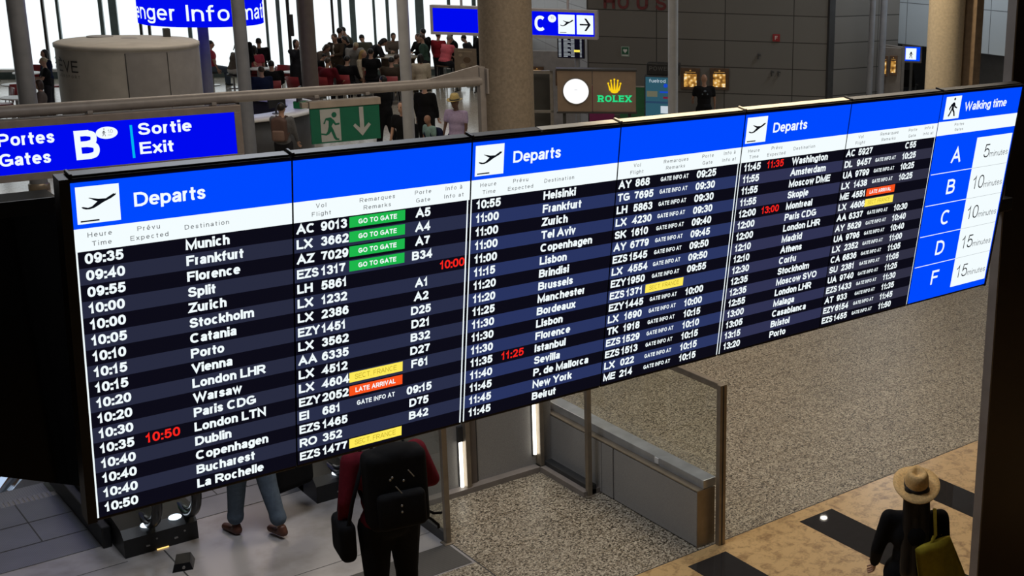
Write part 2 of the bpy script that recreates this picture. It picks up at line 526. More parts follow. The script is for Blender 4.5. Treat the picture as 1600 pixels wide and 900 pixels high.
# ------------------------------------------------------------------ stroke lettering
_O = 'E.5,.5,.5,.5,0,360'
_o = 'E.5,.36,.5,.36,0,360'
_n = 'S0,.45 .2,.68 .55,.72 .9,.62 1,.42|L1,.42 1,0'
_P = 'L0,0 0,1|L0,1 .55,1|S.55,1 .9,.92 1,.72 .9,.52 .55,.45|L.55,.45 0,.45'
_a = 'S.06,.52 .2,.68 .5,.72 .85,.66 .92,.5|L.92,.5 .92,.0|S.92,.42 .5,.37 .1,.28 0,.15 .12,.02 .35,0 .7,.08 .92,.28'
_e = 'L0,.37 1,.37|E.5,.36,.5,.36,2,318'
_E = 'L1,1 0,1 0,0 1,0|L0,.53 .92,.53'
GL = {
    '0': (.66, _O), '1': (.50, 'L.05,.74 .40,.84 .62,1 .62,0'),
    '2': (.66, 'S.03,.72 .12,.90 .5,1 .88,.92 .97,.73 .85,.52 .4,.22 .02,0|L.02,0 1,0'),
    '3': (.66, 'S.02,.77 .2,.96 .5,1 .85,.93 .92,.75 .8,.58 .4,.53|S.4,.53 .85,.46 1,.27 .85,.07 .5,0 .15,.06 0,.25'),
    '4': (.70, 'L.76,0 .76,1 0,.28 1,.28'),
    '5': (.66, 'L.9,1 .2,1 .08,.48|S.08,.48 .3,.62 .55,.65 .88,.55 1,.33 .88,.1 .5,0 .15,.06 0,.23'),
    '6': (.66, 'S.92,.80 .78,.95 .52,1 .18,.85 .02,.45 .1,.15 .5,0 .88,.1 1,.33 .88,.56 .53,.65 .18,.53 .04,.33'),
    '7': (.64, 'L0,1 1,1|S1,1 .62,.55 .4,0'),
    '8': (.66, 'C.5,1 .85,.94 .92,.75 .75,.57 .5,.53 .25,.57 .08,.75 .15,.94|C.5,.53 .86,.45 1,.26 .85,.06 .5,0 .15,.06 0,.26 .14,.45'),
    '9': (.66, 'S.08,.20 .22,.05 .48,0 .82,.15 .98,.55 .9,.85 .5,1 .12,.9 0,.67 .12,.44 .47,.35 .82,.47 .96,.67'),
    ':': (.18, 'D.5,.0|D.5,.62'), '.': (.18, 'D.5,0'), ' ': (.26, ''), '-': (.4, 'L0,.36 1,.36'),
    'A': (.92, 'L0,0 .5,1 1,0|L.17,.32 .83,.32'),
    'B': (.80, 'L0,0 0,1|L0,1 .5,1|S.5,1 .85,.92 .9,.76 .82,.6 .5,.53|L0,.53 .5,.53|S.5,.53 .9,.45 1,.27 .88,.06 .5,0|L.5,0 0,0'),
    'C': (.88, 'E.5,.5,.5,.5,46,314'), 'D': (.84, 'L.45,0 0,0 0,1 .45,1|S.45,1 .85,.86 1,.5 .85,.14 .45,0'),
    'E': (.74, _E), 'F': (.70, 'L1,1 0,1 0,0|L0,.5 .85,.5'), 'G': (.92, 'E.5,.5,.5,.5,42,342|L.55,.46 1,.46 1,.14'),
    'H': (.82, 'L0,0 0,1|L1,0 1,1|L0,.53 1,.53'), 'I': (.16, 'L.5,0 .5,1'), 'J': (.6, 'L1,1 1,.3|S1,.3 .85,.05 .5,0 .12,.06 0,.28'),
    'K': (.82, 'L0,0 0,1|L1,1 0,.38|L.35,.62 1,0'), 'L': (.66, 'L0,1 0,0 1,0'), 'M': (.98, 'L0,0 0,1 .5,.02 1,1 1,0'),
    'N': (.82, 'L0,0 0,1 1,0 1,1'), 'O': (.94, _O), 'P': (.76, _P), 'R': (.82, _P + '|L.5,.45 1,0'),
    'S': (.78, 'S.95,.75 .82,.94 .5,1 .18,.94 .06,.75 .2,.58 .5,.51 .85,.42 1,.25 .85,.06 .5,0 .15,.06 0,.27'),
    'T': (.76, 'L0,1 1,1|L.5,1 .5,0'), 'U': (.82, 'L0,1 0,.35|S0,.35 .1,.1 .5,0 .9,.1 1,.35|L1,.35 1,1'),
    'V': (.84, 'L0,1 .5,0 1,1'), 'W': (1.25, 'L0,1 .25,0 .5,1 .75,0 1,1'), 'X': (.84, 'L0,0 1,1|L0,1 1,0'),
    'Y': (.84, 'L0,1 .5,.45 1,1|L.5,.45 .5,0'), 'Z': (.74, 'L0,1 1,1 0,0 1,0'),
    'a': (.60, _a), 'b': (.64, 'L0,1 0,0|' + _o), 'c': (.60, 'E.5,.36,.5,.36,45,315'), 'd': (.64, 'L1,1 1,0|' + _o),
    'e': (.62, _e), 'f': (.44, 'S1,.98 .75,1 .42,.95 .30,.75|L.30,.8 .30,0|L0,.68 .9,.68'),
    'g': (.64, _o + '|L1,.72 1,0|S1,0 .9,-.22 .5,-.28 .1,-.22 .03,-.12'), 'h': (.60, 'L0,1 0,0|' + _n),
    'i': (.16, 'L.5,.68 .5,0|D.5,1.02'), 'j': (.26, 'L.7,.68 .7,-.1|S.7,-.1 .6,-.26 .0,-.28|D.7,1.02'),
    'k': (.60, 'L0,1 0,0|L.95,.70 0,.27|L.35,.45 1,0'), 'l': (.16, 'L.5,1 .5,0'),
    'm': (.98, 'L0,.72 0,0|S0,.45 .1,.66 .28,.72 .45,.65 .5,.45|L.5,.45 .5,0|S.5,.45 .6,.66 .78,.72 .95,.65 1,.45|L1,.45 1,0'),
    'n': (.60, 'L0,.72 0,0|' + _n), 'o': (.64, _o), 'p': (.64, 'L0,.72 0,-.28|' + _o), 'q': (.64, 'L1,.72 1,-.28|' + _o),
    'r': (.36, 'L0,.72 0,0|S0,.42 .25,.66 .6,.72 1,.70'),
    's': (.56, 'S.95,.52 .8,.68 .5,.72 .15,.66 .08,.52 .3,.41 .7,.32 .95,.2 .8,.04 .5,0 .15,.05 .02,.2'),
    't': (.40, 'L.40,.93 .40,.15|S.40,.2 .5,.02 .7,0 1,.02|L0,.68 .95,.68'),
    'u': (.60, 'L1,.72 1,0|S1,.27 .8,.05 .45,0 .1,.1 0,.3|L0,.3 0,.72'), 'v': (.58, 'L0,.72 .5,0 1,.72'),
    'w': (.88, 'L0,.72 .25,0 .5,.72 .75,0 1,.72'), 'x': (.58, 'L0,0 1,.72|L0,.72 1,0'),
    'y': (.58, 'L0,.72 .5,0|L1,.72 .3,-.28'), 'z': (.54, 'L0,.70 1,.70 0,0 1,0'),
    'é': (.62, _e + '|L.38,.88 .72,1.05'), 'è': (.62, _e + '|L.62,.88 .28,1.05'), 'à': (.60, _a + '|L.6,.88 .26,1.05'),
    'É': (.74, _E + '|L.35,1.14 .7,1.28'), 'È': (.74, _E + '|L.65,1.14 .3,1.28'),
}


def _spline(p, closed):
    out, n = [], len(p)
    rng = range(n if closed else n - 1)
    for i in rng:
        a, b = p[i], p[(i + 1) % n]
        p0 = p[(i - 1) % n] if (closed or i > 0) else a
        p3 = p[(i + 2) % n] if (closed or i + 2 < n) else b
        for k in range(4):
            t = k / 4
            out.append(tuple(0.5 * (2 * a[j] + (b[j] - p0[j]) * t + (2 * p0[j] - 5 * a[j] + 4 * b[j] - p3[j]) * t * t + (3 * a[j] - p0[j] - 3 * b[j] + p3[j]) * t ** 3) for j in (0, 1)))
    if not closed:
        out.append(p[-1])
    return out


_gc = {}


def glyph(ch, w):
    """flat ribbons for one character; cap height 1, stroke width w"""
    if (ch, w) in _gc:
        return _gc[(ch, w)]
    W, spec = GL[ch]
    W = max(W, w)
    vs, fs = [], []
    ls = 0.96 if ch.islower() else 1.0
    mp = lambda p: (w / 2 + p[0] * (W - w), w / 2 + (p[1] * ls if p[1] < 0.74 else p[1]) * (1 - w))
    for st in spec.split('|'):
        if not st:
            continue
        k, body = st[0], st[1:]
        if k == 'D':
            x, y = mp([float(t) for t in body.split(',')])
            h, n = w * 0.56, len(vs)
            vs += [(x - h, y - h), (x + h, y - h), (x + h, y + h), (x - h, y + h)]
            fs.append((n, n + 1, n + 2, n + 3))
            continue
        closed = k == 'C'
        if k == 'E':
            cx, cy, rx, ry, a0, a1 = [float(t) for t in body.split(',')]
            closed = a1 - a0 >= 360
            ns = 24
            pts = [(cx + rx * math.cos(math.radians(a0 + (a1 - a0) * i / ns)), cy + ry * math.sin(math.radians(a0 + (a1 - a0) * i / ns))) for i in range(ns if closed else ns + 1)]
            # squarer bowls, like a grotesque
            pts = [(cx + math.copysign(abs((x - cx) / rx) ** 0.88, x - cx) * rx, cy + math.copysign(abs((y - cy) / ry) ** 0.88, y - cy) * ry) for x, y in pts]
        else:
            pts = [tuple(float(t) for t in q.split(',')) for q in body.split()]
            if k in 'SC':
                pts = _spline(pts, closed)
        pts = [Vector(mp(p)) for p in pts]
        m = len(pts)
        h = w / 2
        if not closed and k == 'L':
            pts[0] = pts[0] + (pts[0] - pts[1]).normalized() * h
            pts[-1] = pts[-1] + (pts[-1] - pts[-2]).normalized() * h
        n0 = len(vs)
        for i in range(m):
            a = pts[(i - 1) % m] if (closed or i > 0) else None
            b = pts[(i + 1) % m] if (closed or i < m - 1) else None
            d1 = (pts[i] - a).normalized() if a is not None else (b - pts[i]).normalized()
            d2 = (b - pts[i]).normalized() if b is not None else d1
            n1, n2 = Vector((-d1.y, d1.x)), Vector((-d2.y, d2.x))
            nn = n1 + n2
            nn = n1 if nn.length < 1e-4 else nn.normalized()
            f = h / max(0.42, nn.dot(n1))
            vs += [tuple(pts[i] + nn * f), tuple(pts[i] - nn * f)]
        for i in range(m if closed else m - 1):
            a, b = n0 + 2 * i, n0 + 2 * ((i + 1) % m)
            fs.append((a, a + 1, b + 1, b))
    _gc[(ch, w)] = (W, vs, fs)
    return _gc[(ch, w)]


def text_width(t, w, track):
    return sum(max(GL[c][0], w) + track for c in t) - track


def text(mb, t, x, y, cap, z, mi=0, w=0.17, track=0.13, width=None, align='L', sx=1.0, fn=None, mx=None):
    """write t with its baseline at (x, y); width fixes the total length"""
    tw = text_width(t, w, track) * cap
    s = cap * (width / tw if width else sx)
    tot = tw * s / cap
    if align == 'C':
        x -= tot / 2
    elif align == 'R':
        x -= tot
    pen = 0.0
    for c in t:
        W, vs, fs = glyph(c, w)
        pts = [(x + (pen + vx) * s, y + vy * cap, z) for vx, vy in vs]
        if fn:
            pts = [fn(*p) for p in pts]
        mb.add(pts, fs, mi, False, mx)
        pen += W + track
    return tot

# ================================================================== THE SETTING
E_LINE = emit('blue_white_line', (0.55, 0.70, 0.95), 0.9)
def floor_piece(poly, z, m, thick=0.25):
    mb = MB()
    mb.prism(poly, z - thick, z)
    return struct(mb.build('floor', m))


def rectp(x0, y0, x1, y1):
    return [(x0, y0), (x1, y0), (x1, y1), (x0, y1)]


floor_piece(rectp(4.93, 8.16, 36, 14.0), 0, M['granite'])
floor_piece(rectp(-6, 8.16, 4.93, 9.25), 0, M['granite'])
floor_piece(rectp(-6, -8, 36, 8.16), 0, M['beige_marble'])
floor_piece(rectp(-6, 9.25, 4.93, 13.1), 0, M['plate'])
floor_piece([(4.93, 14.0), (36, 14.0), (36, 33), (24.2, 39.9), (4.93, 48.3)], 0, M['terrazzo'])
floor_piece([(-6, 19.5), (4.93, 19.5), (4.93, 48.3), (-6, 53.08)], 0, M['terrazzo'])
for x0 in (4.94, 6.28, 7.62, 8.965, 10.31):       # black inlays of the marble walk
    mb = MB()
    mb.prism(rectp(x0, 5.3, x0 + 0.43, 7.985), -0.02, 0.0015)
    struct(mb.build('floor', M['black_tile']))
mb = MB()
mb.prism(rectp(2.98, 9.75, 2.992, 11.2), 0, 0.0015)
mb.prism(rectp(-6, 11.18, 2.69, 11.188), 0, 0.0015)
mb.prism(rectp(-6, 10.5, 2.98, 10.506), 0, 0.0015)
mb.prism(rectp(2.99, 10.02, 4.93, 10.026), 0, 0.0015)
mb.prism(rectp(4.925, 8.16, 4.935, 9.75), 0, 0.0015)
mb.prism(rectp(-6, 8.155, 36, 8.165), 0, 0.0015)
struct(mb.build('trim_1', M['joint']))
mb = MB()
mb.prism(rectp(2.4, 9.27, 4.90, 9.72), -0.01, 0.004)
tag(mb.build('entrance_mat', M['mat_grid']), 'dark ribbed entrance mat set in the floor before the escalators', 'mat')

# escalator pit and the edge of the hall beyond it
mb = MB()
mb.box((-6, 13.1, -4.6), (1.25, 19.5, 0))
mb.box((4.93, 10.75, -4.6), (5.05, 19.5, 0.9))
mb.box((1.25, 19.41, -4.6), (4.93, 19.5, 0.0))
mb.box((-6, 19.45, 0), (4.93, 19.55, 0.95))
mb.box((4.93, 13.9, -0.5), (5.1, 19.5, 0.95))
struct(mb.build('wall_pit', M['grey_panel']))
mb = MB()
mb.box((1.25, 13.1, -4.7), (4.93, 19.5, -4.6))
struct(mb.build('floor', M['plate']))

# niche wall with light strips behind the low wall
W = MB()
W.box((4.95, 10.62, 0), (6.56, 10.76, 1.15))
W.box((5.615, 10.60, 0.0), (5.70, 10.63, 1.15), 1)
W.box((5.708, 10.612, 0.0), (5.716, 10.63, 1.15), 2)
W.box((4.95, 10.52, 0.0), (6.42, 10.62, 0.055), 3)
W.box((6.36, 9.73, 0.0), (6.55, 10.62, 0.055), 3)
W.box((4.93, 10.58, 1.15), (6.56, 10.80, 1.19), 4)
struct(W.build('wall_niche', [M['grey_panel'], M['column_brown'], M['joint'], M['edge_stone'], M['steel']]))
for i, (x, z0, z1) in enumerate(((5.515, 0.05, 0.53), (6.335, 0.17, 0.95))):
    r = thing('light_strip', ['shorter upright light strip on the grey niche wall beside the glass post', 'upright light strip in the corner where the niche wall meets the low wall'][i], 'light strip', (x, 10.62, 0), group=None)
    a = MB()
    a.cyl((0.018, -0.02, z0), (0.018, -0.02, z1), 0.017, n=12)
    a.build('tube', E_LED, r)
    a = MB()
    a.box((0.04, -0.09, 0.0), (0.085, 0, 1.1), bev=0.004)
    a.build('bronze_fin', M['steel_dark'], r)
    a = MB()
    a.box((-0.012, -0.035, z1), (0.045, 0, z1 + 0.16 if i == 0 else z1 + 0.03), bev=0.003)
    a.box((-0.006, -0.012, z0 - 0.02), (0.042, 0, z1), bev=0.002)
    a.build('bracket', M['dark'], r)
for k, (yy, zz) in enumerate(((12.6, 0.30),)):
    r = thing('light_strip', 'light strip on the wall behind the right escalator post', 'light strip', (4.925, yy, 0))
    a = MB()
    a.cyl((-0.02, 0, -0.25), (-0.02, 0, 0.75), 0.02, n=12)
    a.build('tube', E_LED, r)
    a = MB()
    a.box((-0.006, -0.035, -0.3), (0, 0.035, 0.8), bev=0.002)
    a.build('bracket', M['dark'], r)

# brown wall with sloping light lines across the bottom of the escalators
mb = MB()
mb.box((1.3, 19.30, -4.6), (4.9, 19.4, -0.25))
wb = struct(mb.build('wall_pit', mat('brown_wall_boards', (0.20, 0.105, 0.06), 0.5, noise=0.12, scale=3)))
for k in range(7):
    x = 1.5 + 0.30 * k
    mb = MB()
    q = [(x, -3.2), (x + 0.10, -3.2), (x + 2.0, -0.9), (x + 1.9, -0.9)]
    mb.add([(p, 19.28, z) for p, z in q] + [(p, 19.30, z) for p, z in q], [(0, 1, 2, 3), (0, 4, 5, 1), (1, 5, 6, 2), (2, 6, 7, 3), (3, 7, 4, 0)])
    mb.build('light_line', E_LINE, wb)

# outer shell
def wall(name, a, b, z0, z1, m, t=0.2):
    """upright wall from a to b, its face on the left-hand side towards the hall"""
    d = Vector((b[0] - a[0], b[1] - a[1], 0))
    L = d.length
    mb = MB()
    mb.box((0, z0, -t), (L, z1, 0))
    o = mb.build(name, m)
    o.matrix_world = face_dir(d.x / L, d.y / L, (a[0], a[1], 0))
    return struct(o)


SHELL = mat('hall_shell_paint', (0.12, 0.12, 0.125), 0.7)
wall('wall_right', (36.0, 33.0), (36.0, -8), 0, 9, SHELL)
wall('wall_back', (24.2, 39.9), (36, 33), 0, 9, SHELL)
wall('wall_front', (36, -8), (-6, -8), 0, 9, SHELL)
wall('wall_left', (-6, -8), (-6, 53.1), 0, 9, SHELL)
mb = MB()
mb.prism([(-6, -8), (36, -8), (36, 33), (24.2, 39.9), (-6, 53.08)], 9.0, 9.2)
struct(mb.build('ceiling', mat('ceiling_paint', (0.22, 0.21, 0.20), 0.8)))

# far panelled wall
CLAD = panelled('grey_wall_cladding', (0.155, 0.148, 0.137), 1.78, 0.69, 0.012, (0.035, 0.033, 0.03), 0.42, 0.0, 'XY')
P0 = (18.85, 28.26)
WD = (0.718, -0.696)
wl = MB()
wl.box((0, -0.43, -0.3), (6.30, 9 - 0.43, 0))
wf = wl.build('wall_back', CLAD)
WM = face_dir(WD[0], WD[1], (P0[0], P0[1], 0.43))
wf.matrix_world = WM
struct(wf)
WM0 = face_dir(WD[0], WD[1], (P0[0], P0[1], 0.0))


def onwall(x, z, out=0.0):
    """frame on the far wall: x metres along it, z up, out towards the hall"""
    return WM0 @ Matrix.Translation((x, z, out))


c1 = (P0[0] + WD[0] * 6.30, P0[1] + WD[1] * 6.30)
wl = MB()
wl.box((0, -0.43, -0.3), (2.6, 8.57, 0))
wr = wl.build('wall_back', CLAD)
wr.matrix_world = face_dir(1, 0, (c1[0] + 0.12, c1[1] + 0.1, 0.43))
struct(wr)
mb = MB()
mb.box((c1[0] - 0.06, c1[1] - 0.02, 0), (c1[0] + 0.14, c1[1] + 0.16, 9))
struct(mb.build('trim_2', M['dark']))
wl = MB()
wl.box((-10, -0.43, -0.3), (0, 8.57, 0))
wr = wl.build('wall_back', panelled('pale_wall_cladding', (0.30, 0.30, 0.31), 1.78, 0.69, 0.012, (0.12, 0.12, 0.12), 0.42, 0.0, 'XY'))
wr.matrix_world = face_dir(-0.35, -0.937, (P0[0] - 0.02, P0[1] + 0.02, 0.43))
struct(wr)
# pale bulkhead over the dark corridor mouth on the right
BULK = panelled('pale_blue_bulkhead', (0.42, 0.48, 0.53), 1.45, 1.12, 0.012, (0.14, 0.16, 0.18), 0.35, 0.0, 'XY')
wl = MB()
wl.box((0, 0, -0.4), (9.0, 6.6, 0))
wr = wl.build('wall_right', BULK)
wr.matrix_world = face_dir(0, -1, (26.1, 26.6, 2.4))
struct(wr)
wl = MB()
wl.box((0, 0, -0.2), (3.4, 2.42, 0))
wr = wl.build('wall_right', mat('dark_blue_grey_wall', (0.045, 0.048, 0.055), 0.5))
wr.matrix_world = face_dir(0, -1, (26.45, 21.85, 0))
struct(wr)
wall('wall_corridor', (29.8, 32), (36, 28), 0, 3.2, mat('corridor_end_wall', (0.10, 0.10, 0.105), 0.6))
wall('wall_corridor', (25.4, 24.2), (25.4, 23.2), 0, 2.4, mat('corridor_side_wall', (0.17, 0.15, 0.135), 0.6), 0.15)

# dark stone partition at the right edge
mb = MB()
mb.box((6.18, 4.731, 0), (9.4, 4.789, 8.9), 0)
mb.box((6.172, 4.727, 0), (6.186, 4.793, 8.9), 1)
struct(mb.build('wall_partition', [M['dark_stone'], M['edge_stone']]))

# glazed facade
FA = (9.296, 46.403)
FD = (0.9165, -0.40)
FM = face_dir(FD[0], FD[1], (FA[0], FA[1], 0))
win = bpy.data.objects.new('window_1', None)
COL.objects.link(win)
win.matrix_world = FM
struct(win)
mb = MB()
mb.rect(-16, 0.3, 16.3, 9, 0.0)
mb.build('pane', M['facade_glass'], win)
mb = MB()
mb.box((-16, 0, -0.25), (16.3, 0.24, 0.12))
mb.box((-16, 0.22, -0.1), (16.3, 0.30, 0.2), 1)
mb.build('sill', [M['sill'], M['white_paint']], win)
M['mullion_pale'] = mat('pale_teal_mullion', (0.16, 0.23, 0.24), 0.4)
for x, w, dk in ((-14.5, 0.09, 0), (-13, 0.09, 0), (-11.5, 0.09, 0), (-10, 0.09, 0), (-8.5, 0.09, 0), (-6.02, 0.092, 0), (-4.31, 0.095, 0), (-2.87, 0.097, 0), (-1.48, 0.099, 0), (-0.23, 0.136, 0), (1.34, 0.07, 1), (1.74, 0.07, 0), (2.93, 0.107, 2), (3.27, 0.216, 2), (4.01, 0.073, 1), (4.25, 0.073, 1), (5.42, 0.112, 2), (7.72, 0.078, 2), (8.09, 0.117, 2), (8.39, 0.098, 1), (9.76, 0.08, 1), (10.0, 0.121, 2), (10.4, 0.183, 2), (11.08, 0.082, 2), (11.51, 0.103, 2), (12.55, 0.273, 2), (13.52, 0.107, 2), (14.36, 0.13, 2), (15.52, 0.132, 2)):
    mb = MB()
    mb.box((x - w / 2, 0.24, -0.12), (x + w / 2, 9, 0.06))
    mb.build('mullion', M[('mullion', 'dark', 'mullion_pale')[dk]], win)
for x0, x1, z in ((7.61, 8.40, 2.70), (9.14, 9.78, 2.62)):
    mb = MB()
    mb.box((x0, z - 0.05, -0.06), (x1, z + 0.05, 0.05))
    mb.build('transom', M['mullion'], win)
mb = MB()
mb.box((8.40, 1.35, 0.06), (8.54, 2.05, 0.3), bev=0.01)
mb.build('door_closer', M['dark'], win)


# ------------------------------------------------------------------ columns
def column(label, x, y, r, m, z1=9.0, base=True):
    t = thing('column', label, 'column', (x, y, 0))
    a = MB()
    a.cyl((0, 0, 0), (0, 0, z1), r, n=40)
    a.build('shaft', m, t)
    if base:
        a = MB()
        a.lathe([(r, 0.0), (r + 0.03, 0.0), (r + 0.03, 0.12), (r + 0.005, 0.14)], n=40)
        a.build('base_ring', M['steel_dark'], t)
    return t


column('thick beige rough-plastered round column in the middle with a railing fixed to it', 9.772, 16.794, 0.385, M['concrete'])
column('thick pale sandy round column lit from the left, near the pale bulkhead', 20.85, 17.8, 0.385, M['concrete_lit'])
mb = MB()
mb.box((-0.12, -0.2, 0), (0.12, 0.2, 9), bev=0.01)
c = mb.build('column_cladding', M['concrete_dk'])
c.location = (21.35, 17.50, 0)
tag(c, 'tall brown flat cladding strip standing right of the pale sandy column', 'cladding')
column('slender dark grey steel column at the far left beyond the blue gate sign', 5.99, 28.0, 0.155, M['column_grey'])
column('slender grey steel column rising in front of the round blue information sign', 9.5, 26.55, 0.125, M['column_grey'])
column('slender pale steel column standing in front of the man in the purple shirt', 11.15, 22.85, 0.105, M['column_white'])
column('slim pale steel column in front of the grey wall beside the dark kiosk machine', 18.05, 23.6, 0.115, M['column_white'])
column('wide brown column behind the standing crowd at the bright windows', 14.2, 34.8, 0.215, M['column_brown'])
column('left slim grey pipe column at the wall corner by the corridor', 23.85, 22.85, 0.075, M['column_grey'])
column('right slim grey pipe column at the wall corner by the corridor', 24.58, 23.14, 0.09, M['column_grey'])

# ------------------------------------------------------------------ low wall with glass balustrade
lw = thing('balustrade', 'low grey panelled wall with steel ledge and tall glass screen on the granite floor', 'balustrade', (6.55, 8.2, 0))
a = MB()
a.box((0.012, 0, 0), (0.20, 2.64, 0.548), 1)
for y0, y1 in ((0.0, 1.292), (1.308, 1.50), (1.506, 2.64)):
    a.box((0, y0 + 0.004, 0.012), (0.014, y1 - 0.002, 0.540), 0)
a.box((0.0, 0, 0.548), (0.075, 2.64, 0.560), 2)
a.box((0.0, -0.004, 0), (0.20, 0.002, 0.556), 3)
a.build('wall_body', [M['grey_panel'], M['joint'], M['steel_dark'], M['steel_dark']], lw)
a = MB()
a.box((0.07, 0.0, 0.56), (0.215, 2.64, 0.642), bev=0.004)
a.build('steel_ledge', M['ledge'], lw)
a = MB()
a.box((0.075, 0.66, 0.58), (0.062, 0.72, 0.635))
a.build('white_tag', M['white_paint'], lw)
for y0, y1 in ((0.0, 1.39), (1.40, 2.64)):
    a = MB()
    a.box((0.216, y0, 0.62), (0.226, y1, 1.49))
    a.build('glass_pane', M['glass'], lw)
a = MB()
a.box((0.195, -0.06, 1.49), (0.25, 2.64, 1.55), bev=0.006)
a.build('top_rail', M['steel_dark'], lw)
a = MB()
a.box((0.175, -0.10, 0), (0.25, -0.045, 1.55), bev=0.004)
a.box((0.205, -0.105, 0.0), (0.214, -0.099, 1.54), 1)
a.build('end_post', [M['steel_dark'], M['joint']], lw)
a = MB()
a.box((-0.13, 1.53, 0), (-0.04, 2.35, 0.10), bev=0.006)
b = a.build('cable_trough', M['dark'])
b.location = (6.55, 8.2, 0.0)
tag(b, 'long low black trough on the floor along the grey low wall', 'trough')

# gate posts of the niche and the glass guard beside the escalator
for k, (x, lab) in enumerate(((6.42, 'square bronze steel post standing in front of the low grey wall'), (4.912, 'square bronze steel post behind the person with the backpack, glass guard attached'))):
    t = thing('steel_post', lab, 'post', (x, 9.73, 0))
    a = MB()
    a.box((-0.025, -0.025, 0), (0.025, 0.025, 1.32), bev=0.004)
    a.build('shaft', M['steel_dark'], t)
    a = MB()
    a.box((-0.05, -0.05, 0), (0.05, 0.05, 0.012), bev=0.003)
    a.build('foot_plate', M['steel_dark'], t)
    if k == 1:
        a = MB()
        a.box((-0.008, 0.03, 0.10), (0.008, 0.87, 1.25))
        a.build('glass_pane', M['glass'], t)
        a = MB()
        a.box((-0.02, 0.02, 0.0), (0.02, 0.87, 0.10), bev=0.004)
        a.build('bottom_rail', M['dark'], t)

# ------------------------------------------------------------------ escalators
def handrail_path(y_front, z_top, y_back, slope_from, run, r):
    pts = []
    zc = z_top - r
    for k in range(0, 13):
        an = -PI / 2 + PI * k / 12
        pts.append((0, y_front + r - r * math.cos(an), zc + r * math.sin(an)))
    pts = [(0, y_front + r + 0.25, z_top - 2 * r)] + pts
    pts.append((0, slope_from, z_top))
    pts.append((0, slope_from + 0.35, z_top - 0.08))
    pts.append((0, slope_from + run, z_top - 0.08 - (run - 0.35) * 0.577))
    return pts


def escalator(x0, x1, label, bal_left, bal_right, lamps):
    """lane between x0 and x1 running down along +Y"""
    t = thing('escalator', label, 'escalator', (0, 0, 0))
    a = MB()
    a.box((x0, 11.62, -0.06), (x1, 12.98, 0.006))
    a.box((x0, 12.02, 0.006), (x1, 12.035, 0.0075), 1)
    a.box((x0, 12.5, 0.006), (x1, 12.515, 0.0075), 1)
    a.box((x1 - 0.36, 12.03, 0.006), (x1 - 0.35, 12.98, 0.0075), 1)
    a.box((x0 + 0.36, 12.03, 0.006), (x0 + 0.37, 12.98, 0.0075), 1)
    a.build('landing_plate', [M['comb_plate'], M['joint']], t)
    a = MB()
    n = int((x1 - x0) / 0.04)
    for k in range(n):
        a.box((x0 + k * 0.04 + 0.006, 12.98, -0.03), (x0 + k * 0.04 + 0.03, 13.12, 0.004))
    a.build('comb', M['steel'], t)
    for sx0, sx1 in ((x1 + 0.004, x1 + 0.075), (x0 - 0.075, x0 - 0.004)):
        a = MB()
        a.box((sx0, 11.55, 0), (sx1, 13.3, 0.20), bev=0.01)
        a.build('skirt', M['black'], t)
    for k in range(12):
        a = MB()
        y, z = 13.12 + 0.40 * k, -0.05 - k * 0.225
        a.box((x0 + 0.01, y, z - 0.22), (x1 - 0.01, y + 0.40, z - 0.012))
        a.build('step', M['step'], t)
    for bx, lamp in bal_left + bal_right:
        a = MB()
        a.tube(handrail_path(10.98, 0.96, 0, 12.7, 6.5, 0.36), 0.042, n=12, flat=0.75, up=(1, 0, 0))
        o = a.build('handrail', M['rubber'], t)
        o.location = (bx, 0, 0)
        a = MB()
        yy = [11.20, 11.12, 11.10, 11.14, 11.30, 12.7, 13.1, 19.2, 19.2, 13.1]
        zz = [0.25, 0.40, 0.58, 0.74, 0.88, 0.90, 0.83, -2.7, -3.4, 0.10]
        vs = [(-0.006, y, z) for y, z in zip(yy, zz)] + [(0.006, y, z) for y, z in zip(yy, zz)]
        k = len(yy)
        a.add(vs, [list(range(k)), list(range(k, 2 * k))[::-1]] + [(i, i + k, (i + 1) % k + k, (i + 1) % k) for i in range(k)])
        o = a.build('glass_panel', M['glass'], t)
        o.location = (bx, 0, 0)
        a = MB()
        a.tube([(0, 11.08 + 0.30 - 0.30 * math.cos(q), 0.58 + 0.30 * math.sin(q)) for q in [(-PI / 2 + PI * j / 14) for j in range(15)]], 0.014, n=8)
        o = a.build('rail_guide', M['steel'], t)
        o.location = (bx, 0, 0)
    return t


